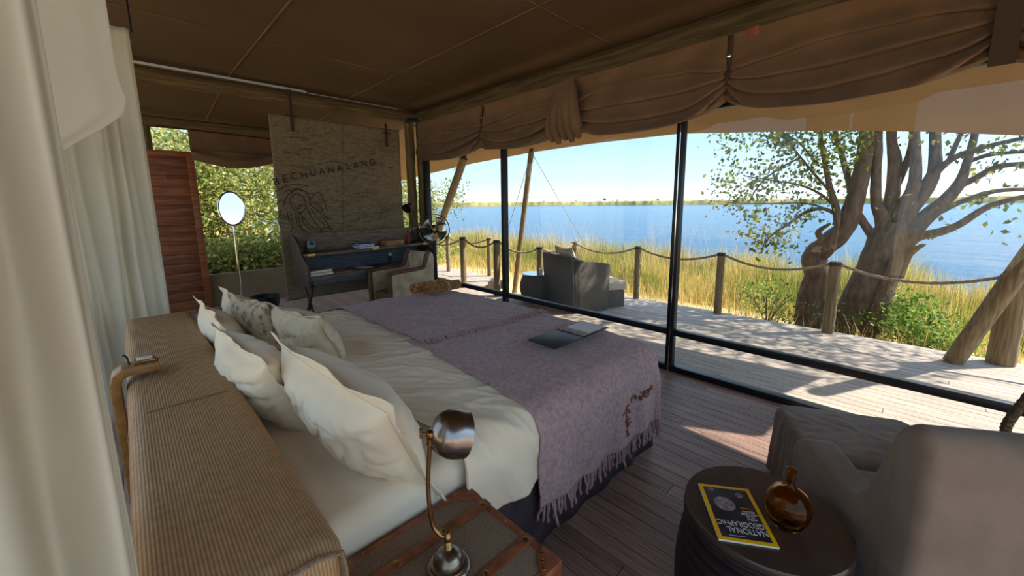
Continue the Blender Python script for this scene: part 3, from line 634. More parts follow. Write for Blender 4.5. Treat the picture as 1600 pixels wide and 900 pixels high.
# duvet
def crease(s_, t_, seed=0):
    a = 0
    for k, (fx_, fy_, am, an) in enumerate(((3.2, 1.0, .9, .6), (8.5, 1.9, .75, .85), (15.0, 3.4, .38, .45))):
        ca, sa = math.cos(an), math.sin(an); p_ = (s_ * ca + t_ * sa) * fx_ + .6 * nz(s_ * 2, t_ * 2, k); q_ = (-s_ * sa + t_ * ca) * fy_
        a += am * (1 - abs(nz(p_, q_, seed + k * 5)) * 2.4) ** 3 * .5
    return a
def under(s_, t_): return .018 + .024 * max(-.4, crease(s_, t_, 4)) * (1 if s_ < 1.2 else .12 if s_ > 1.35 else 1 - .88 * (s_ - 1.2) / .15) + .008 * nz(s_ * 2.6, t_ * 2.2, 7)
du = MB().grid(260, 330, lambda u, v: (lambda s, t: drape(s, t, under(s, t), .012, 24, 1, .010))(
    .80 + .05 * nz(v * 5, 1) + u * (BXF + .26 - .80), BY0 - .262 + v * (BY1 - BY0 + .524))).build('duvet', 'duvet', solid=.014, angle=80)
tag(du, 'rumpled cream white duvet spread over the bed', 'duvet')
# throws
def throw(name, s0, s1, t0, t1, off, label, hem_side):
    e = empty(name, ((s0 + s1) / 2, (t0 + t1) / 2, BZ), label, 'throw blanket'); L0 = e.location
    def fn(s, t): return Vector(drape(s, t, under(s, t) + off + .004 * nz(s * 6, t * 6, 11) + .009 * max(0, crease(s * .9, t * .8, 21)), .012, 24, 1, .010)) - L0
    MB().grid(150, 150, lambda u, v: fn(s0 + .02 * nz(v * 4, 3) * (1 - u) + (s1 - s0) * u, t0 + (t1 - t0) * v)).build('cloth', 'throw', e, solid=.008, angle=80)
    return e, fn
tn, fnn = throw('throw_blanket', 1.22, BXF + .12, BY0 - .405, 2.25, .014, 'mauve woven throw hanging over the near side of the bed', 'near')
tf, fnf = throw('throw_blanket', 1.26, BXF + .12, 2.12, BY1 + .3, .028, 'mauve woven throw folded over the far half of the bed', 'far')
# tassels along the hanging hem
ts = MB().tube([(0, 0, .0), (.002, .001, -.03), (-.003, .002, -.06), (.004, -.002, -.085), (0, 0, -.10)], [.006, .008, .0065, .007, .003], 6, 2).build('tassel', 'fringe')
first = True; n = 64
for i in range(n):
    s = 1.23 + (BXF + .10 - 1.23) * i / (n - 1); p = fnn(s, BY0 - .402)
    o = ts if first else inst(ts); first = False
    o.parent = tn; o.location = p + Vector((0, -.002, .004)); o.rotation_euler = (random.gauss(0, .12), random.gauss(0, .15), random.random() * 6); o.scale = (1, 1, random.uniform(.85, 1.2))
# flat fringe of the far throw lying on the near one
mb = MB()
for i in range(230):
    s = 1.27 + (BXF - 1.27) * i / 229; p = fnf(s, 2.125); dl = random.uniform(.03, .07)
    q = p + Vector((random.gauss(0, .018), -dl, -.008)); mb.tube([p, (p + q) / 2 + Vector((random.gauss(0, .008), 0, .012)), q], [.006, .0075, .004], 5)
tag(mb.build('fringe', 'fringe', tf), kind='stuff')
# darker raised stitching on the hanging side
mb = MB()
for i in range(90):
    if i < 50: s, t = 2.02 + .26 * random.random(), BY0 - .17 + random.gauss(0, .012)
    else: s, t = 1.96 + random.gauss(0, .012), BY0 - .18 - .17 * random.random()
    p = fnn(s, t) + Vector((0, -.006, 0)); mb.tube([p, p + Vector((random.gauss(0, .012), -.006, random.gauss(0, .012)))], [.005, .003], 5)
tag(mb.build('stitching', 'leather', tn), 'raised rust-brown stitching', kind='stuff')

# headboard
hd = empty('headboard', (.1, 2.29, 0), 'long thick headboard upholstered in woven tan straw cloth', 'headboard')
bpart(MB().box((-.075, .84, 0), (.285, 3.76, .87)), 'padding', 'headweave', hd, bevel=.055, seg=5, angle=50)
def hpath(y, o): return [(-.077 - o, y, .2), (-.077 - o, y, .80), (-.055, y, .855 + o), (-.01, y, .872 + o), (.22, y, .872 + o), (.27, y, .855 + o), (.287 + o, y, .80), (.287 + o, y, .2)]
bpart(MB().tube(hpath(1.93, 0), .004, 6), 'seam', 'trunkcloth', hd); bpart(MB().tube([(x, .842, z) for x, y, z in hpath(.85, -.012)], .006, 6), 'piping', 'trunkcloth', hd)
br = empty('wooden_bracket', (-.09, 2.40, 0), 'honey coloured bentwood bracket hooked over the back of the headboard', 'bracket')
prof = [(0, .02), (.0, .86), (.012, .905), (.045, .93), (.17, .932), (.17, .895), (.06, .893), (.042, .88), (.036, .85), (.036, .02)]
prof = [(x - .035, z) for x, z in prof]
MB().prism(prof, -.055, .055).build('arm', 'oak', br, bevel=.006)
MB().box((.05, -.03, .932), (.125, .03, .946)).build('switch_plate', 'antique', br, bevel=.003)
for q in (-.012, .012): MB().box((.06, q - .006, .946), (.115, q + .006, .952)).build('rocker', 'paper', br, bevel=.002)
MB().tube([(.035, 0, .93), (.032, .004, .965), (.02, .006, .978)], .004, 6, 3).build('hook', 'blackmetal', br)

# pillows
def pillow(name, c, W, Hd, w_, h_, th, mt, label, flange=.05, seed=0, wr=.012, cat='pillow', pleat=False):
    W = Vector(W).normalized(); Hd = Vector(Hd); Hd = (Hd - W * Hd.dot(W)).normalized(); Nn = W.cross(Hd)
    e = empty(name, label=label, cat=cat, mat4=frame4(W, Hd, Nn, c), group='pillows on the bed')
    def side(sg):
        def fn(u, v):
            a, b_ = 2 * u - 1, 2 * v - 1
            px = a * w_ * (1 - .07 * (1 - abs(a) ** 2) * 0 - .06 * (1 - b_ * b_) * abs(a) ** 3); py = b_ * h_ * (1 - .07 * (1 - a * a) * abs(b_) ** 3)
            t = th * ((1 - abs(a) ** 2.6) * (1 - abs(b_) ** 2.6)) ** .55
            t *= 1 + .18 * nz(a * 1.6, b_ * 1.6, seed) - .14 * max(0, 1 - abs(nz(a * 1.8 + b_, b_ * 1.6 - a, seed + sg)) * 4) ** 2 - .09 * max(0, 1 - abs(nz(a * 4 - b_ * 2, b_ * 1.5 + a, seed + sg + 3)) * 4) ** 2
            if pleat: t *= 1 + .05 * math.sin(b_ * 34)
            sg_y = -.04 * h_ * (1 - a * a) * (b_ > 0) * b_
            return (px, py + sg_y, sg * t + wr * nz(a * 3, b_ * 3, seed + 9) * (1 - abs(a)))
        return fn
    mb = MB(); mb.grid(52, 40, side(1)); mb.grid(52, 40, side(-1)); mb.build('body', mt, e, angle=80)
    if flange:
        n = 120
        def fl(u, v):
            # perimeter walk with outward offset and soft waves
            p = u * 4; i = int(p) % 4; t = p - int(p); t = 2 * t - 1
            a, b_ = [(t, -1), (1, t), (-t, 1), (-1, -t)][i]
            if u >= 1: a, b_ = -1, -1
            px = a * w_ * (1 - .06 * (1 - b_ * b_)); py = b_ * h_ * (1 - .07 * (1 - a * a))
            o = flange * v; py -= .04 * h_ * (1 - a * a) * (b_ > 0) * b_
            return (px + a * o, py + b_ * o, v * (.008 * math.sin(u * 52 + seed) + .016 * nz(u * 14, seed) + .010 * nz(u * 40, seed)) * min(1, v * 2))
        MB().grid(n + 1, 5, fl).build('flange', mt, e, solid=.004, angle=80)
    return e
pillow('pillow', (.555, 1.50, .825), (-.13, 1, .07), (-.42, .0, .90), .38, .205, .145, 'duvet', 'large cream pillow nearest the trunk with bright ruffled flange', .055, 1)
pillow('pillow', (.385, 2.12, .825), (-.08, 1, 0), (-.40, 0, .92), .37, .195, .13, 'duvet', 'cream pillow leaning between headboard and nearest pillow', .03, 2)
pillow('pillow', (.38, 3.06, .81), (-.03, 1, 0), (-.35, 0, .95), .33, .17, .10, 'duvet', 'cream pillow with pointed flange at the far end of headboard', .06, 3)
pillow('pillow', (.57, 3.48, .80), (-.05, 1, 0), (-.30, 0, .95), .30, .18, .10, 'sheet', 'cream pillow farthest from the trunk behind the printed cushion', .04, 4)
pillow('cushion', (.56, 2.96, .86), (-.20, 1, .0), (-.30, 0, .95), .25, .20, .085, 'mapcloth', 'taupe cushion printed with a faded map', .012, 5, cat='cushion')
pillow('cushion', (.72, 2.50, .84), (-.20, 1, 0), (-.42, 0, .90), .27, .20, .115, 'linen', 'plain linen cushion with pleated edge in the middle of the bed', .022, 6, cat='cushion')
# menu folder
mf = empty('menu_folder', (2.0, 1.53, BZ + .10), 'open dark folder with a printed page lying on the throw', 'folder')
MB().box((-.285, -.115, 0), (-.005, .115, .006)).build('cover', 'folder', mf, bevel=.002)
MB().box((-.285, -.115, 0), (-.005, .115, .006), T(.29, 0, 0)).build('cover', 'folder', mf, bevel=.002)
MB().box((.012, -.1, .006), (.275, .1, .009)).build('page', 'photo', mf, smooth=False); MB().box((.08, -.09, .009), (.265, .092, .0105)).build('picture', 'printwhite', mf, smooth=False); MB().box((.02, -.09, .009), (.07, .092, .0105)).build('picture', 'leather', mf, smooth=False)
MB().tube([(0, -.115, .003), (0, .115, .003)], .004, 6).build('spine', 'folder', mf)
# reed bundles
def bundle(loc, rz, lab, L_=.40):
    e = empty('reed_bundle', label=lab, cat='reed bundle', mat4=T(*loc, rz), group='reed bundles on the throw'); mb = MB(); k = 0
    for rr, n in ((0, 1), (.014, 6), (.028, 12), (.041, 18)):
        for i in range(n):
            a = 2 * PI * i / n + rr * 40; j = random.uniform(-.012, .012)
            mb.tube([(-L_ / 2 + j, rr * math.cos(a), .05 + rr * math.sin(a)), (L_ / 2 + j, rr * math.cos(a), .05 + rr * math.sin(a))], .0068, 6)
    tag(mb.build('reeds', 'reed', e), kind='stuff')
    for x in (.04, .055): MB().tube([(x, .05 * math.cos(a), .05 + .05 * math.sin(a)) for a in np.linspace(0, 2 * PI, 20)], .003, 5).build('tie', 'linen', e)
bundle((2.17, 3.22, BZ + .095), R(4), 'tied bundle of brown reeds nearest on the throw'); bundle((2.11, 3.37, BZ + .095), R(8), 'tied bundle of brown reeds lying behind the other one')

# ------------------------------------------------------------------ trunk and lamp
tk = empty('travel_trunk', (.60, .89, 0), 'canvas travel trunk with leather straps used as bedside table', 'trunk')
def sub_(part_):
    o = COL.objects[-1]; o.parent = part_; o.matrix_parent_inverse = Matrix()
tx0, tx1, ty0, ty1, tz = .315, .83, .66, 1.115, .55
bpart(MB().box((tx0, ty0, 0), (tx1, ty1, tz)), 'body', 'trunkcloth', tk, bevel=.008)
e_ = .022
for nm, a, b_ in (('edging', (tx0 - .003, ty0 - .003, tz - .03), (tx0 + e_, ty1 + .003, tz + .003)), ('edging', (tx1 - e_, ty0 - .003, tz - .03), (tx1 + .003, ty1 + .003, tz + .003)),
                  ('edging', (tx0 - .003, ty0 - .003, tz - .03), (tx1 + .003, ty0 + e_, tz + .003)), ('edging', (tx0 - .003, ty1 - e_, tz - .03), (tx1 + .003, ty1 + .003, tz + .003))):
    bpart(MB().box(a, b_), nm, 'leather', tk, bevel=.003)
for yy in (1.0, .785): 
    sp_ = bpart(MB().box((tx0, yy - .018, tz + .001), (tx1 + .006, yy + .018, tz + .006)).box((tx1 + .001, yy - .018, .1), (tx1 + .006, yy + .018, tz + .006)), 'strap', 'leather', tk, bevel=.002)
    for xx in (.36, .47, .64, .81):
        bpart(MB().lathe([(.011, 0), (.011, .003), (.007, .006), (.001, .007)], 12, T(xx, yy, tz + .005)), 'stud', 'antique', tk); sub_(sp_)
for (cx_, cy_, sx, sy) in ((tx0, ty0, 1, 1), (tx1, ty0, -1, 1), (tx0, ty1, 1, -1), (tx1, ty1, -1, -1)):
    pts = [(0, 0), (.075, 0)] + [(.075 * math.cos(a), .075 * math.sin(a)) for a in np.linspace(.15, PI / 2 - .15, 6)] + [(0, .075)]
    n = len(pts); sp_ = bpart(MB().add([(cx_ + sx * (p - .004), cy_ + sy * (q - .004), z) for z in (tz - .06, tz + .0065) for p, q in pts], [tuple(range(n)), tuple(range(n, 2 * n))] + [(i, (i + 1) % n, (i + 1) % n + n, i + n) for i in range(n)]), 'corner', 'leather', tk, bevel=.002)
    for (a, b_) in ((.02, .055), (.04, .035), (.055, .015)): bpart(MB().lathe([(.007, 0), (.006, .003), (.001, .005)], 10, T(cx_ + sx * a, cy_ + sy * b_, tz + .006)), 'stud', 'antique', tk); sub_(sp_)
for xx in np.linspace(tx0 + .1, tx1 - .1, 5): bpart(MB().lathe([(.005, 0), (.004, .002), (.001, .003)], 8, T(xx, ty1 - .011, tz + .003)), 'stud', 'antique', tk)
for yy in (.72, .89, 1.06): bpart(MB().lathe([(.005, 0), (.004, .002), (.001, .003)], 8, T(tx1 - .011, yy, tz + .003)), 'stud', 'antique', tk)
# lamp
lp = empty('table_lamp', (.575, .875, tz + .006), 'antique brass table lamp with curved arm and dark dome shade', 'lamp')
MB().lathe([(.001, 0), (.063, 0), (.066, .006), (.063, .014), (.056, .018), (.054, .024), (.046, .027), (.044, .036), (.040, .046), (.032, .056), (.020, .063), (.011, .068)], 40).build('base', 'pewter', lp)
MB().lathe([(.012, .064), (.013, .07), (.010, .074), (.013, .078), (.010, .082), (.013, .086), (.010, .092), (.012, .1), (.010, .112), (.004, .118)], 20).build('neck', 'antique', lp)
rv = Vector((math.cos(yaw + .1), -math.sin(yaw + .1), 0)); uz = Vector((0, 0, 1))
def LP(a, z): return rv * a + uz * z
MB().tube([LP(.0, .105), LP(-.02, .108), LP(-.042, .135), LP(-.05, .19), LP(-.052, .27), LP(-.046, .35), LP(-.04, .405)], .0065, 12, 6).build('arm', 'antique', lp)
MB().tube([LP(-.041, .397), LP(-.04, .417)], .010, 14).build('collar', 'antique', lp)
MB().lathe([(.001, -.014), (.011, -.009), (.014, 0), (.011, .009), (.001, .014)], 16, Matrix.Translation(LP(-.037, .428))).build('joint', 'antique', lp)
ks = MB().tube([LP(-.045, .428), LP(-.068, .429)], .004, 8).tube([LP(-.066, .429) + uz * -.014, LP(-.066, .429) + uz * .014], .004, 8).build('wing_screw', 'antique', lp)
ax = (rv * .70 + fw * .42 + uz * -.20).normalized(); t2 = ax.orthogonal().normalized(); M_ = frame4(t2, ax.cross(t2), ax, LP(-.03, .435))
dome = [(r_ * 1.18, z_ * 1.15) for r_, z_ in [(.001, -.004), (.022, -.001), (.040, .009), (.050, .022), (.057, .042), (.058, .06), (.056, .08), (.0565, .084), (.0545, .084), (.055, .07), (.054, .045), (.046, .024), (.036, .013), (.016, .003), (.001, .002)]]
sh_ = MB().lathe(dome, 36, M_).build('shade', 'gunmetal', lp)
MB().lathe([(.001, .01), (.014, .012), (.022, .03), (.024, .045), (.016, .062), (.001, .068)], 18, M_).build('bulb', 'paper', sh_)

# ------------------------------------------------------------------ round stool table, magazine, vase
STZ = .55; sc_ = Vector((1.49, .285, 0))
st = empty('drum_table', sc_, 'round dark drum side table with ribbed body', 'side table')
prof = [(.001, 0), (.20, 0), (.215, .01)]
for i in range(12):
    z = .02 + i * .041; r = .225 + .045 * math.sin(PI * (z / .55) ** .8)
    prof += [(r - .012, z), (r + .004, z + .012), (r + .004, z + .03), (r - .012, z + .04)]
prof += [(.255, .515), (.25, .52), (.001, .52)]
MB().lathe(prof, 48).build('body', 'stool', st)
MB().lathe([(.001, .52), (.248, .52), (.252, .528), (.252, .543), (.248, .55), (.001, .55)], 56).build('top', 'stooltop', st)
# magazine: local +y is the top of the cover (towards the camera's right)
p0, p1, p2, p3 = Vector((1.474, .501, 0)), Vector((1.567, .357, 0)), Vector((1.347, .202, 0)), Vector((1.247, .351, 0))
mc = (p0 + p1 + p2 + p3) / 4; my = ((p2 + p3) - (p0 + p1)).normalized(); mx_ = my.cross(uz)
mg = empty('magazine', label='yellow-bordered magazine with a space cover lying on the drum table', cat='magazine', mat4=frame4(mx_, my, uz, (mc.x, mc.y, STZ)))
mw, mh = .0875, .131
MB().box((-mw, -mh, 0), (mw, mh, .006)).build('pages', 'paper', mg, smooth=False)
mcv = MB().box((-mw, -mh, .006), (mw, mh, .0068)).build('cover', 'yellow', mg, smooth=False)
MB().box((-mw + .013, -mh + .013, .0068), (mw - .013, mh - .013, .0072)).build('picture', 'cover', mcv, smooth=False)
def disc(cx_, cy_, r, z, nm, mt): MB().lathe([(.0005, 0), (r, 0), (r * .98, .0003), (.0005, .0004)], 28, T(cx_, cy_, z)).build(nm, mt, mcv)
disc(.022, -.035, .034, .0072, 'planet', 'moon'); disc(-.042, -.088, .013, .0072, 'planet', 'moon'); disc(.05, -.105, .01, .0072, 'planet', 'moon')
Z_ = .0078
XS = Matrix.Diagonal((.72, 1, 1, 1)); textmesh('NATIONAL', .034, 'printwhite', T(-.012, .083, Z_) @ XS, 'lettering', mcv); textmesh('GEOGRAPHIC', .032, 'printwhite', T(0, .054, Z_) @ XS, 'lettering', mcv)
for i, tx in enumerate(('HOW', 'OUR', 'UNIVERSE', 'BEGAN')): textmesh(tx, .0125, 'printwhite', T(-.045, .028 - .0115 * i, Z_), 'lettering', mcv)
MB().box((-.065, -.024, Z_ - .0004), (-.025, -.022, Z_)).build('rule', 'yellow', mcv, smooth=False)
MB().box((.0, .108, Z_ - .0004), (.05, .110, Z_)).build('rule', 'printwhite', mcv, smooth=False)
va = [(.001, .0), (.03, .0), (.034, .003), (.05, .022), (.064, .052), (.068, .078), (.064, .104), (.05, .128), (.03, .143), (.016, .152), (.0125, .165), (.0125, .195), (.016, .21), (.0135, .211), (.0105, .196), (.0105, .165), (.013, .15), (.028, .14), (.048, .125), (.0615, .103), (.0655, .078), (.0615, .053), (.048, .025), (.032, .012), (.001, .012)]
vs = MB().lathe(va, 48).build('glass_vase', 'amber', angle=80); vs.location = (1.47, .215, STZ); vs.scale = (.98, .98, 1); tag(vs, 'round amber glass bottle vase standing on the drum table', 'vase')

# ------------------------------------------------------------------ slip-covered armchair and ottoman
fV = Vector((.837, .547, 0)).normalized(); lV = Vector((-fV.y, fV.x, 0))
chair_o = Vector((1.50, -.055, 0)) - lV * .42
ac = empty('armchair', label='grey linen slip-covered armchair seen from behind at lower right', cat='armchair', mat4=frame4(fV, lV, uz, chair_o))
side = [(.02, .02), (.0, .5), (-.01, .93), (.02, .985), (.085, .98), (.115, .93), (.15, .82), (.20, .69), (.26, .61), (.34, .58), (.48, .585), (.60, .60), (.66, .58), (.69, .52), (.70, .02)]
for a, b_, nm in ((.27, .415, 'arm'), (-.415, -.27, 'arm')):
    MB().prism(side, a, b_).build(nm, 'slip', ac, bevel=.04, seg=4, angle=60)
MB().prism([(.0, .02), (-.03, .5), (-.045, .94), (-.01, 1.0), (.055, 1.0), (.095, .94), (.11, .45), (.11, .02)], -.42, .42).build('backrest', 'slip', ac, bevel=.05, seg=5, angle=60)
MB().box((.08, -.30, .02), (.66, .30, .28)).build('seat_base', 'slip', ac, bevel=.02)
MB().box((.10, -.275, .27), (.72, .275, .44)).build('seat_cushion', 'slip', ac, bevel=.06, seg=5)
fO = Vector((.89, .456, 0)).normalized(); lO = Vector((-fO.y, fO.x, 0)); oc = Vector((2.62, .115, 0)); ot = empty('ottoman', label='grey linen slip-covered ottoman in front of the armchair', cat='ottoman', mat4=frame4(fO, lO, uz, oc))
def otf(u, v):
    # skirt around plus rounded top, wrinkled
    a = u * 2 * PI; cu, su = math.cos(a), math.sin(a); k = (abs(cu) ** 8 + abs(su) ** 8) ** (-1 / 8)
    prof_ = [(1.0, .02), (.99, .2), (.975, .36), (.95, .405), (.88, .425), (.6, .432), (.3, .435), (.001, .436)]
    t = v * 7; i = min(6, int(t)); q = t - i; r = prof_[i][0] * (1 - q) + prof_[i + 1][0] * q; z = prof_[i][1] * (1 - q) + prof_[i + 1][1] * q
    w_ = .012 * math.sin(a * 17 + 3 * nz(u * 12, 0)) * max(0, 1 - z / .4) + .008 * nz(cu * 5 * r, su * 5 * r, z * 6)
    return ((.27 * r * k * cu) + w_ * cu, (.34 * r * k * su) + w_ * su, z + .006 * nz(cu * r * 7, su * r * 7, 2) * (z > .35))
MB().grid(140, 30, otf).build('cover', 'slip', ot, angle=80)
cu_ = pillow('fur_cushion', tuple(chair_o + fV * .27 + lV * .05 + uz * .56), lV, (-.3 * fV.x, -.3 * fV.y, .95), .17, .13, .07, 'fur', 'small brown fur cushion on the armchair seat', 0, 12, cat='cushion'); cu_['group'] = 'armchair cushions'
# hanging rope
rp = [Vector((2.78, -.62, 1.5)), Vector((2.76, -.5, 1.1)), Vector((2.74, -.405, .80)), atx(1590, 640, 2.72), atx(1573, 665, 2.70), atx(1573, 680, 2.7), atx(1583, 698, 2.68), Vector((2.64, -.42, .42)), Vector((2.6, -.5, .2)), Vector((2.62, -.62, .02))]
Pp, Rr = catmull([Vector((2.80, -.7, 3.1))] + rp, [.019] * (len(rp) + 1), 14)
o = MB().tube(Pp, Rr, 9, twist=.5, lobes=3).build('hanging_rope', 'brownrope'); tag(o, 'thick brown rope hanging behind the armchair at the right edge', 'rope')

# ================================================================== desk corner
dr = R(7); DO = Vector((1.58, 5.19, 0)); dx = Vector((math.cos(dr), math.sin(dr), 0)); dy = Vector((-math.sin(dr), math.cos(dr), 0))
MD = frame4(dx, dy, uz, DO)
dk = empty('campaign_desk', label='dark wooden campaign desk with raised shelf and crossed legs', cat='desk', mat4=MD)
DL = 1.95
MB().box((0, 0, .71), (DL, .42, .75)).build('desktop', 'deskwood', dk, bevel=.004)
MB().box((.02, .01, .64), (DL - .02, .03, .71)).build('apron', 'bluewood', dk, bevel=.003)
sp = [(-.0, .62), (.0, .86), (.03, .92), (.09, .97), (.13, 1.0), (.16, 1.03), (.19, 1.10), (.26, 1.20), (.34, 1.25), (.43, 1.26), (.43, .62)]
for a in (-.028, DL):
    vs_ = [(a, y, z) for y, z in sp] + [(a + .028, y, z) for y, z in sp]; n = len(sp)
    MB().add(vs_, [tuple(range(n)), tuple(range(n, 2 * n))] + [(i, (i + 1) % n, (i + 1) % n + n, i + n) for i in range(n)]).build('side_panel', 'darkwood', dk, bevel=.003)
MB().box((0, .10, 1.0), (DL, .42, 1.03)).build('shelf', 'deskwood', dk, bevel=.004)
MB().box((0, .40, .75), (DL, .42, 1.0)).build('back_panel', 'bluewood', dk, smooth=False)
MB().box((0, .40, 1.03), (DL, .42, 1.27)).build('top_rail', 'deskwood', dk, bevel=.003)
for a in (.02, .93, 1.82): MB().box((a, .094, .998), (a + .1, .13, 1.034)).build('brass_plate', 'brass', dk, bevel=.002)
for a in (.03, DL - .07):
    for p, q in (((a, .02, .66), (a, .40, 0)), ((a + .035, .40, .66), (a + .035, .02, 0))): MB().tube([p, q], .02, 8).build('leg', 'darkwood', dk)
MB().box((.05, .19, .20), (DL - .05, .22, .24)).build('stretcher', 'darkwood', dk, bevel=.003)
def ondesk(x, y, z, rz=0): return MD @ T(x, y, z, rz)
def dbook(x, y, z, w_, d_, h_, mt, lab, rz=0, cat='book'):
    e = empty('book', label=lab, cat=cat, mat4=ondesk(x, y, z, rz))
    MB().box((0, 0, 0), (w_, d_, .004)).box((0, 0, h_ - .004), (w_, d_, h_)).box((0, d_ - .004, 0), (w_, d_, h_)).build('cover', mt, e, bevel=.001)
    MB().box((.004, .004, .004), (w_ - .004, d_ - .005, h_ - .004)).build('pages', 'paper', e, smooth=False); return e
dbook(.02, .06, .75, .30, .22, .035, 'redbook', 'red-brown book, lower of the stack at the left of the desktop'); dbook(.03, .065, .785, .28, .21, .035, 'tanbook', 'tan book on top of the stack at the left of the desktop')
dbook(.76, .14, 1.03, .30, .2, .022, 'bluebook', 'bright blue book at the bottom of the pile on the raised shelf', -.04); dbook(.76, .15, 1.052, .24, .19, .022, 'bluebook', 'blue book in the middle of the pile on the raised shelf', .05); dbook(.78, .15, 1.074, .22, .18, .018, 'bluebook', 'thin blue book topmost on the raised shelf', -.02)
e = empty('wooden_box', label='low tan wooden box on the right of the raised desk shelf', cat='box', mat4=ondesk(1.22, .17, 1.03)); MB().box((0, 0, 0), (.30, .18, .06)).build('body', 'oak', e, bevel=.004); MB().box((-.003, -.003, .06), (.303, .183, .075)).build('lid', 'oak', e, bevel=.004)
e = empty('glazed_jar', label='dark glazed jar on the left end of the raised shelf', cat='jar', mat4=ondesk(.14, .24, 1.03)); MB().lathe([(.001, 0), (.05, 0), (.065, .03), (.07, .08), (.062, .13), (.05, .155), (.052, .165), (.045, .165), (.04, .15), (.001, .14)], 28).build('body', 'ceramic', e)
e = empty('folder_pad', label='black leather writing pad lying open on the desktop', cat='writing pad', mat4=ondesk(.72, .07, .75)); MB().box((0, 0, 0), (.42, .27, .008)).build('cover', 'folder', e, bevel=.002); MB().box((.02, .02, .008), (.2, .25, .011)).build('page', 'paper', e, smooth=False)
e = empty('papers', label='loose sheet of brown paper on the desktop beside the books', cat='paper', mat4=ondesk(.36, .07, .75)); MB().box((0, 0, 0), (.22, .28, .006)).build('sheet', 'tanbook', e, smooth=False)
e = empty('figurine', label='small dark figurine with pale head standing on the desktop', cat='figurine', mat4=ondesk(1.32, .27, .75)); MB().lathe([(.001, 0), (.035, 0), (.032, .02), (.025, .06), (.03, .09), (.02, .115), (.001, .118)], 18).build('body', 'black', e); MB().lathe([(.001, .112), (.02, .12), (.026, .14), (.02, .16), (.001, .168)], 16).build('head', 'printwhite', e)
e = empty('bottle', label='slim red bottle on the right end of the raised shelf', cat='bottle', mat4=ondesk(1.66, .26, 1.03)); MB().lathe([(.001, 0), (.022, 0), (.024, .01), (.024, .12), (.012, .15), (.01, .19)], 16).build('body', 'red', e); MB().lathe([(.012, .185), (.012, .205), (.001, .206)], 12).build('cap', 'black', e)
# anglepoise lamp
e = empty('desk_lamp', label='black jointed desk lamp beside the map canvas', cat='lamp', mat4=ondesk(1.78, .27, 1.03)); MB().lathe([(.001, 0), (.07, 0), (.07, .015), (.02, .03), (.012, .04)], 24).build('base', 'black', e)
for k in (-.012, .012): MB().tube([(0, k, .03), (-.04, k, .24)], .005, 8).build('lower_arm', 'black', e); MB().tube([(-.04, k, .24), (.03, k, .50)], .005, 8).build('upper_arm', 'black', e)
MB().tube([(.03, 0, .50), (-.06, -.02, .60)], .006, 8).build('neck', 'black', e)
hx = Vector((-.8, -.3, -.5)).normalized(); h2 = hx.orthogonal().normalized(); MB().lathe([(.012, -.03), (.03, -.01), (.05, .04), (.075, .10), (.078, .12), (.07, .12), (.045, .04), (.005, 0)], 24, frame4(h2, hx.cross(h2), hx, (-.06, -.02, .60))).build('shade', 'black', e)
# desk chair
cr = R(7); CO = Vector((2.42, 4.75, 0)); MC = frame4((math.cos(cr), math.sin(cr), 0), (-math.sin(cr), math.cos(cr), 0), uz, CO)
dc = empty('desk_chair', label='canvas and leather tub chair pulled up to the desk', cat='chair', mat4=MC)
pf = [(0, .16), (0, .70), (.03, .73), (.50, .74), (.56, .78), (.61, .92), (.66, .97), (.70, .95), (.72, .88), (.70, .16)]
for y in (0, .46):
    MB().prism(pf, y, y + .06).build('side_panel', 'chaircanvas', dc, bevel=.012, seg=3)
    MB().tube([(-.005, y + .03, .2), (-.005, y + .03, .70), (.03, y + .03, .738), (.48, y + .03, .748), (.56, y + .03, .79), (.61, y + .03, .92), (.65, y + .03, .975)], .034, 10, 5).build('arm_rail', 'chairleather', dc)
MB().prism([(.60, .30), (.62, .92), (.66, .97), (.70, .95), (.72, .88), (.70, .30)], .06, .46).build('backrest', 'chaircanvas', dc, bevel=.012)
MB().box((.02, .06, .34), (.62, .46, .46)).build('seat', 'chairleather', dc, bevel=.03, seg=3)
for x in (.03, .66):
    for y in (.03, .49): MB().tube([(x, y, 0), (x, y, .2)], [.016, .022], 8).build('leg', 'darkwood', dc)
# pedestal fan
fc = Vector((3.44, 5.28, 1.25)); fn_ = Vector((-.55, -.83, .0)).normalized(); fx = Vector((0, 0, 1)).cross(fn_).normalized()
fa = empty('pedestal_fan', (fc.x, fc.y, 0), 'black pedestal fan with round wire guard in front of the glass', 'fan')
MF = frame4(fx, uz, fn_, (0, 0, 1.25))
MB().lathe([(.001, 0), (.16, 0), (.165, .012), (.06, .03), (.025, .05)], 28).build('base', 'blackmetal', fa)
MB().tube([(0, 0, .04), (0, 0, 1.08)], .03, 14).build('pole', 'blackmetal', fa)
MB().lathe([(.001, -.19), (.05, -.18), (.07, -.13), (.07, -.06), (.04, -.03), (.001, -.03)], 20, MF).build('motor', 'blackmetal', fa)
def ring(r, z, t): return MB().tube([MF @ Vector((r * math.cos(a), r * math.sin(a), z)) for a in np.linspace(0, 2 * PI, 48)], t, 6, cap=False)
for r, z, t in ((.235, 0, .008), (.235, .03, .006), (.12, .055, .003)): ring(r, z, t).build('guard_ring', 'blackmetal', fa)
for k in range(16):
    a = 2 * PI * k / 16; MB().tube([MF @ Vector((.02 * math.cos(a), .02 * math.sin(a), .065)), MF @ Vector((.12 * math.cos(a), .12 * math.sin(a), .055)), MF @ Vector((.235 * math.cos(a), .235 * math.sin(a), .03))], .0015, 4).build('guard_wire', 'blackmetal', fa)
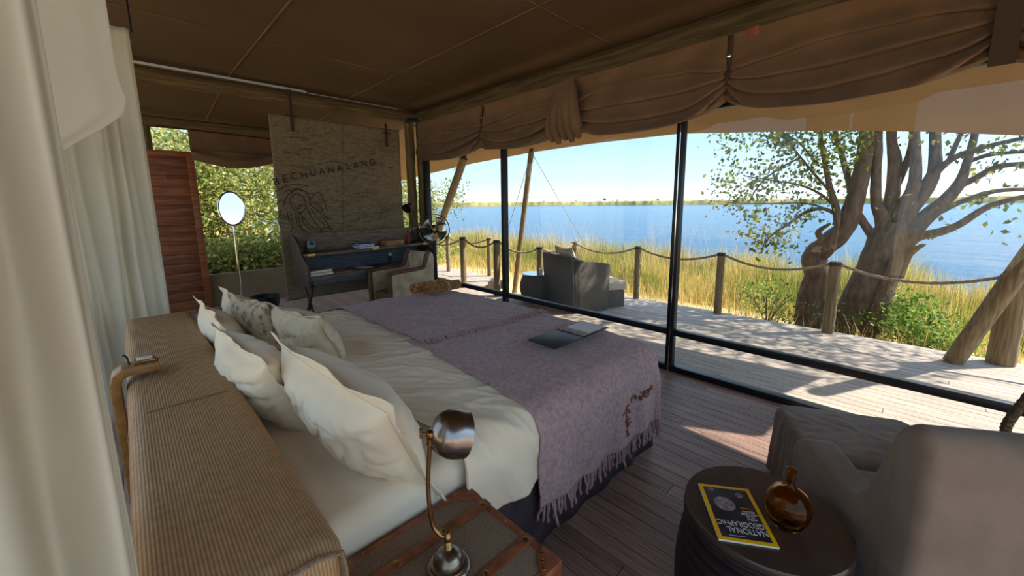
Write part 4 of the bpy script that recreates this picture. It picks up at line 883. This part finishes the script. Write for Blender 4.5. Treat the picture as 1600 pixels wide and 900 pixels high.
for k in range(4):
    a = PI / 4 + k * PI / 2 + .15
    def bl(u, v): r = .03 + .17 * u; t = (v - .5) * (.35 + .75 * u) * 1.0; return MF @ Vector((r * math.cos(a + t), r * math.sin(a + t), .03 * (v - .5)))
    MB().grid(8, 8, bl).build('blade', 'gunmetal', fa, solid=.003)
MB().lathe([(.001, -.02), (.03, -.018), (.032, .01), (.02, .03), (.001, .034)], 20, MF).build('hub', 'brass', fa)
# map canvas screen
SY = 5.92; sxa, sxb, sza, szb = 1.47, 3.28, .35, 2.79
ms = empty('map_canvas', ((sxa + sxb) / 2, SY, sza), 'large hanging canvas printed with an old map behind the desk', 'wall hanging'); MO = ms.location
MB().grid(60, 70, lambda u, v: (sxa + (sxb - sxa) * u - MO.x + .01 * (1 - v) * nz(v * 3, 2), .010 * nz(u * 3, v * 2, 6) + .008 * math.sin(u * 20) * (1 - v) * .3, (szb - sza) * v)).build('canvas', 'screen', ms, solid=.006)
def SP(px, py): p = aty(px, py, SY - .022); return p - MO
for (px, py) in ((455, 178), (603, 206)):
    p = SP(px, py); MB().box((p.x - .02, -.03, p.z - .22), (p.x + .02, -.018, p.z + .30 if px < 500 else p.z + .12)).build('strap', 'strap', ms, bevel=.002)
    MB().box((p.x - .07, -.034, p.z - .03), (p.x + .06, -.03, p.z - .015)).build('clip', 'blackmetal', ms)
word = 'BECHUANALAND'; lp_ = [(431, 284), (445, 280), (459, 275.5), (475, 274), (489, 270), (503, 268), (517, 266), (531, 263.5), (544, 260.5), (556, 258.3), (569, 256), (582, 253.5)]
MR = Matrix.Rotation(R(90), 4, 'X')
for c_, (px, py) in zip(word, lp_):
    p = SP(px, py); textmesh(c_, .125, 'mapink', Matrix.Translation((p.x, -.024, p.z)) @ Matrix.Rotation(R(-10), 4, 'Y') @ MR, 'lettering', ms)
def inkline(pl, r=.004, mt='mapink'):
    pts = [SP(*p) for p in pl]; MB().tube([Vector((p.x, -.018, p.z)) for p in pts], r, 5, 5).build('ink_line', mt, ms)
for pl in ([(443, 322), (450, 305), (466, 296), (481, 303), (486, 320), (500, 332), (512, 350), (519, 360)], [(452, 312), (462, 303), (474, 308), (478, 322), (470, 333), (458, 325), (452, 312)], [(459, 318), (466, 327), (472, 318)], [(448, 325), (452, 345), (462, 358)],
           [(462, 333), (466, 352), (480, 363)], [(470, 330), (476, 350), (490, 362)], [(478, 322), (490, 345), (505, 362)], [(437, 335), (446, 338), (458, 336)], [(438, 340), (450, 343)], [(484, 312), (497, 300), (505, 310), (512, 330)], [(431, 300), (445, 292), (462, 288), (482, 291)],
           [(500, 362), (508, 355), (520, 358)], [(433, 318), (440, 312), (447, 318)], [(455, 340), (458, 350), (455, 362)], [(473, 338), (484, 352), (496, 360)], [(466, 336), (471, 356), (474, 364)], [(486, 325), (494, 338), (508, 352)], [(446, 300), (452, 296), (458, 301)], [(490, 318), (500, 322), (506, 334), (516, 344)], [(456, 300), (463, 294), (472, 299)], [(440, 328), (434, 345), (440, 355)]): inkline(pl)
for pl in ([(537, 320), (545, 307), (560, 302), (580, 304), (595, 315), (603, 332), (600, 352), (592, 361)], [(541, 322), (550, 311), (565, 306), (582, 309), (594, 322), (599, 338)], [(540, 350), (570, 338), (600, 342)], [(538, 338), (560, 333), (602, 334)], [(487, 205), (500, 214), (515, 206), (520, 196)], [(430, 250), (470, 262), (520, 252), (560, 262), (600, 255)], [(536, 185), (536, 362)]): inkline(pl, .0025, 'mapfaint')
random.seed(21); mb = MB()
for _ in range(260):
    x = random.uniform(sxa + .06, sxb - .2); z = random.uniform(.95, szb - .15) - 0; L_ = random.uniform(.02, .12)
    mb.box((x - MO.x, -.020, z - sza), (x + L_ - MO.x, -.017, z - sza + .006))
tag(mb.build('small_print', 'mapfaint', ms, smooth=False), kind='stuff')
# red wood panel, mirror, rear blind
pn = empty('wood_panel', (.60, 7.95, 0), 'reddish timber panel of horizontal boards left of the rear window', 'panel'); z = .02; k = 0
MB().box((-.30, -.012, .02), (.24, .012, 2.4)).build('backing', 'redwood', pn, smooth=False)
while z < 2.38:
    MB().box((-.30, -.03, z), (.24, .03, z + .144)).build('plank', 'redwood', pn, bevel=.004); z += .148; k += 1
MB().box((.20, -.05, 0), (.29, .05, 2.45)).build('stile', 'redwood', pn, bevel=.005); MB().box((-.33, -.045, 2.38), (.29, .045, 2.46)).build('top_rail', 'redwood', pn, bevel=.005)
MB().tube([(-.06, -.035, 2.12), (-.06, -.05, 2.06), (-.06, -.075, 2.03), (-.06, -.075, 2.06)], .007, 8, 4).build('hook', 'antique', pn)
mi = empty('standing_mirror', (1.20, 7.35, 0), 'oval chrome standing mirror in front of the rear window', 'mirror')
MB().lathe([(.001, 0), (.15, 0), (.15, .012), (.02, .03), (.01, .05)], 28).build('base', 'chrome', mi); MB().tube([(0, 0, .03), (0, 0, 1.34)], .013, 12).build('pole', 'chrome', mi); MB().tube([(-.09, 0, 1.24), (.09, 0, 1.24)], .008, 8).build('crossbar', 'chrome', mi)
mn = Vector((-.055, -.998, .025)).normalized(); mxx = uz.cross(mn).normalized(); MM = frame4(mxx, mn.cross(mxx), mn, (0, -.02, 1.60))
MB().tube([MM @ Vector((.165 * math.cos(a), .25 * math.sin(a), 0)) for a in np.linspace(0, 2 * PI, 56)], .014, 8, cap=False).build('frame', 'chrome', mi)
MB().lathe([(.001, -.004), (1, -.004), (1, .004), (.001, .004)], 48, MM @ Matrix.Diagonal((.162, .247, 1, 1))).build('glass', 'mirrorglass', mi)
def blind2(u, v):
    x = .86 + 1.9 * u; c = 4 * ((x - .86) % 1.1 / 1.1) * (1 - (x - .86) % 1.1 / 1.1); zb = 2.36 - .11 * c
    if v < .6: z = 2.84 - (2.84 - 2.5) * v / .6; y = 7.93
    else: q = (v - .6) / .4; a = q * PI * 1.4; z = (zb + 2.5) / 2 + (2.5 - zb) / 2 * math.cos(a); y = 7.92 - .09 * math.sin(a) + .02 * math.sin(q * 18 - 3 * c)
    return (x, y + .008 * nz(x * 6, v * 9), z + .01 * nz(x * 5, v * 4, 3))
o = MB().grid(80, 40, blind2).build('rear_canvas_blind', 'blind', solid=.005, angle=70); tag(o, 'rolled brown canvas blind above the rear window opening', 'canvas blind')
o = MB().tube([(.5, 7.9, 2.80), (2.6, 7.9, 2.74)], .008, 8).build('curtain_rod', 'blackmetal'); tag(o, 'thin dark rod under the rear beam', 'rod')
o = MB().lathe([(.001, 0), (.10, 0), (.16, .06), (.19, .16), (.2, .28), (.19, .28), (.175, .16), (.14, .07), (.001, .03)], 28).build('dark_tub', 'black'); o.location = (1.42, 6.9, 0); tag(o, 'dark rounded tub standing below the standing mirror', 'tub')

# ================================================================== outdoor furniture
oc_ = Vector((5.15, 3.78, 0)); of = Vector((.93, -.36, 0)).normalized(); ol = Vector((-of.y, of.x, 0))
oa = empty('outdoor_armchair', label='grey woven outdoor armchair with pale cushions facing the water', cat='armchair', mat4=frame4(of, ol, uz, oc_))
MB().prism([(-.36, 0), (-.42, .84), (-.36, .86), (-.28, .80), (-.24, 0)], -.46, .46).build('backrest', 'wicker', oa, bevel=.015)
for a, b_ in ((-.46, -.38), (.38, .46)): MB().prism([(-.36, 0), (-.40, .80), (-.36, .82), (.24, .72), (.28, .70), (.24, 0)], a, b_).build('arm', 'wicker', oa, bevel=.012)
MB().box((-.26, -.38, .0), (.62, .38, .26)).build('seat_base', 'wicker', oa, bevel=.01)
MB().box((-.26, -.38, .26), (.66, .38, .42)).build('seat_cushion', 'outcushion', oa, bevel=.04, seg=4)
p = pillow('outdoor_cushion', tuple(oc_ - of * .16 + ol * .1 + uz * .72), -ol, (-.3 * of.x, -.3 * of.y, .95), .28, .25, .08, 'outcushion', 'pale cushion leaning on the outdoor armchair backrest', 0, 15, cat='cushion'); p['group'] = 'outdoor cushions'
p = pillow('outdoor_cushion', tuple(oc_ + of * .2 - ol * .30 + uz * .50), of, (.1, .2, .9), .18, .12, .07, 'outcushion', 'small pale cushion at the front of the outdoor armchair', 0, 16, cat='cushion'); p['group'] = 'outdoor cushions'
tb = empty('outdoor_side_table', (4.93, 4.52, 0), 'round grey woven outdoor side table with glass top', 'side table')
pr = [(.001, 0), (.20, 0)] + [(.21 + .055 * math.sin(PI * i / 16) + .004 * (i % 2), .02 + .42 * i / 16) for i in range(17)] + [(.2, .45), (.001, .45)]
MB().lathe(pr, 36).build('body', 'wicker', tb); MB().lathe([(.001, .45), (.225, .45), (.23, .455), (.225, .462), (.001, .462)], 36).build('glass_top', 'chrome', tb)
cp = MB().lathe([(.001, 0), (.028, 0), (.032, .08), (.029, .08), (.025, .006), (.001, .006)], 18).build('glass_cup', 'paper'); cp.location = (4.98, 4.44, .462); tag(cp, 'small white cup on the outdoor side table', 'cup')

# ================================================================== mosquito nets
def net(name, path, z0, z1, label, fold=.03, k=9, edge=None, seed=0, n=160, rows=60):
    path = [Vector((a, b_, 0)) for a, b_ in path]; P_, _ = catmull(path, [0] * len(path), 12); m = len(P_)
    def fn(u, v):
        t = u * (m - 1); i = min(m - 2, int(t)); p = P_[i].lerp(P_[i + 1], t - i); d = (P_[i + 1] - P_[i]).normalized(); nn = Vector((-d.y, d.x, 0))
        z = z0 + (z1 - z0) * v
        if edge: p = p + d * 0; e0 = edge(z); p = p + (P_[-1] - P_[0]) * 0 + Vector((e0[0], e0[1], 0)) * (u ** 2)
        f = (1 - u ** 6 * .9) * fold * (math.sin(u * k * 6.28 + 1.5 * nz(u * 4, v * 1.2, seed)) + .9 * nz(u * 11, v * 1.5, seed) + .5 * nz(u * 22 + v * 3, v * 2.5, seed)) * (.45 + .55 * (1 - v) ** .5)
        return p + nn * f + Vector((0, 0, z))
    o = MB().grid(n, rows, fn).build(name, 'net', angle=85, solid=.002); return tag(o, label, 'mosquito net')
net('mosquito_net', [(-1.3, .25), (-.75, .52), (-.4, .70), (-.15, .80), (-.047, .84)], .02, 3.12, 'bright cream mosquito net in the left foreground', .06, 5.2, seed=3)
net('mosquito_net', [(-1.1, 1.0), (-.6, 1.22), (-.25, 1.34), (.03, 1.36)], .9, 3.12, 'shaded grey mosquito net gathered behind the foreground net', .035, 2.2, seed=8,
    edge=lambda z: ((0 if z > 1.86 else -.22 * min(1, (1.86 - z) / .22)) + .02 * math.exp(-((z - 1.83) / .06) ** 2), 0))
net('mosquito_net', [(-.55, 4.05), (-.25, 4.12), (0, 4.2), (.19, 4.22)], .02, 2.92, 'pale bluish mosquito net hanging behind the far end of headboard', .045, 5, seed=12)
hk = MB().tube([(.205, 4.22, 3.12), (.205, 4.22, 2.90)], .006, 8).build('net_hook', 'blackmetal'); tag(hk, 'small hook cord holding up the far mosquito net', 'hook')
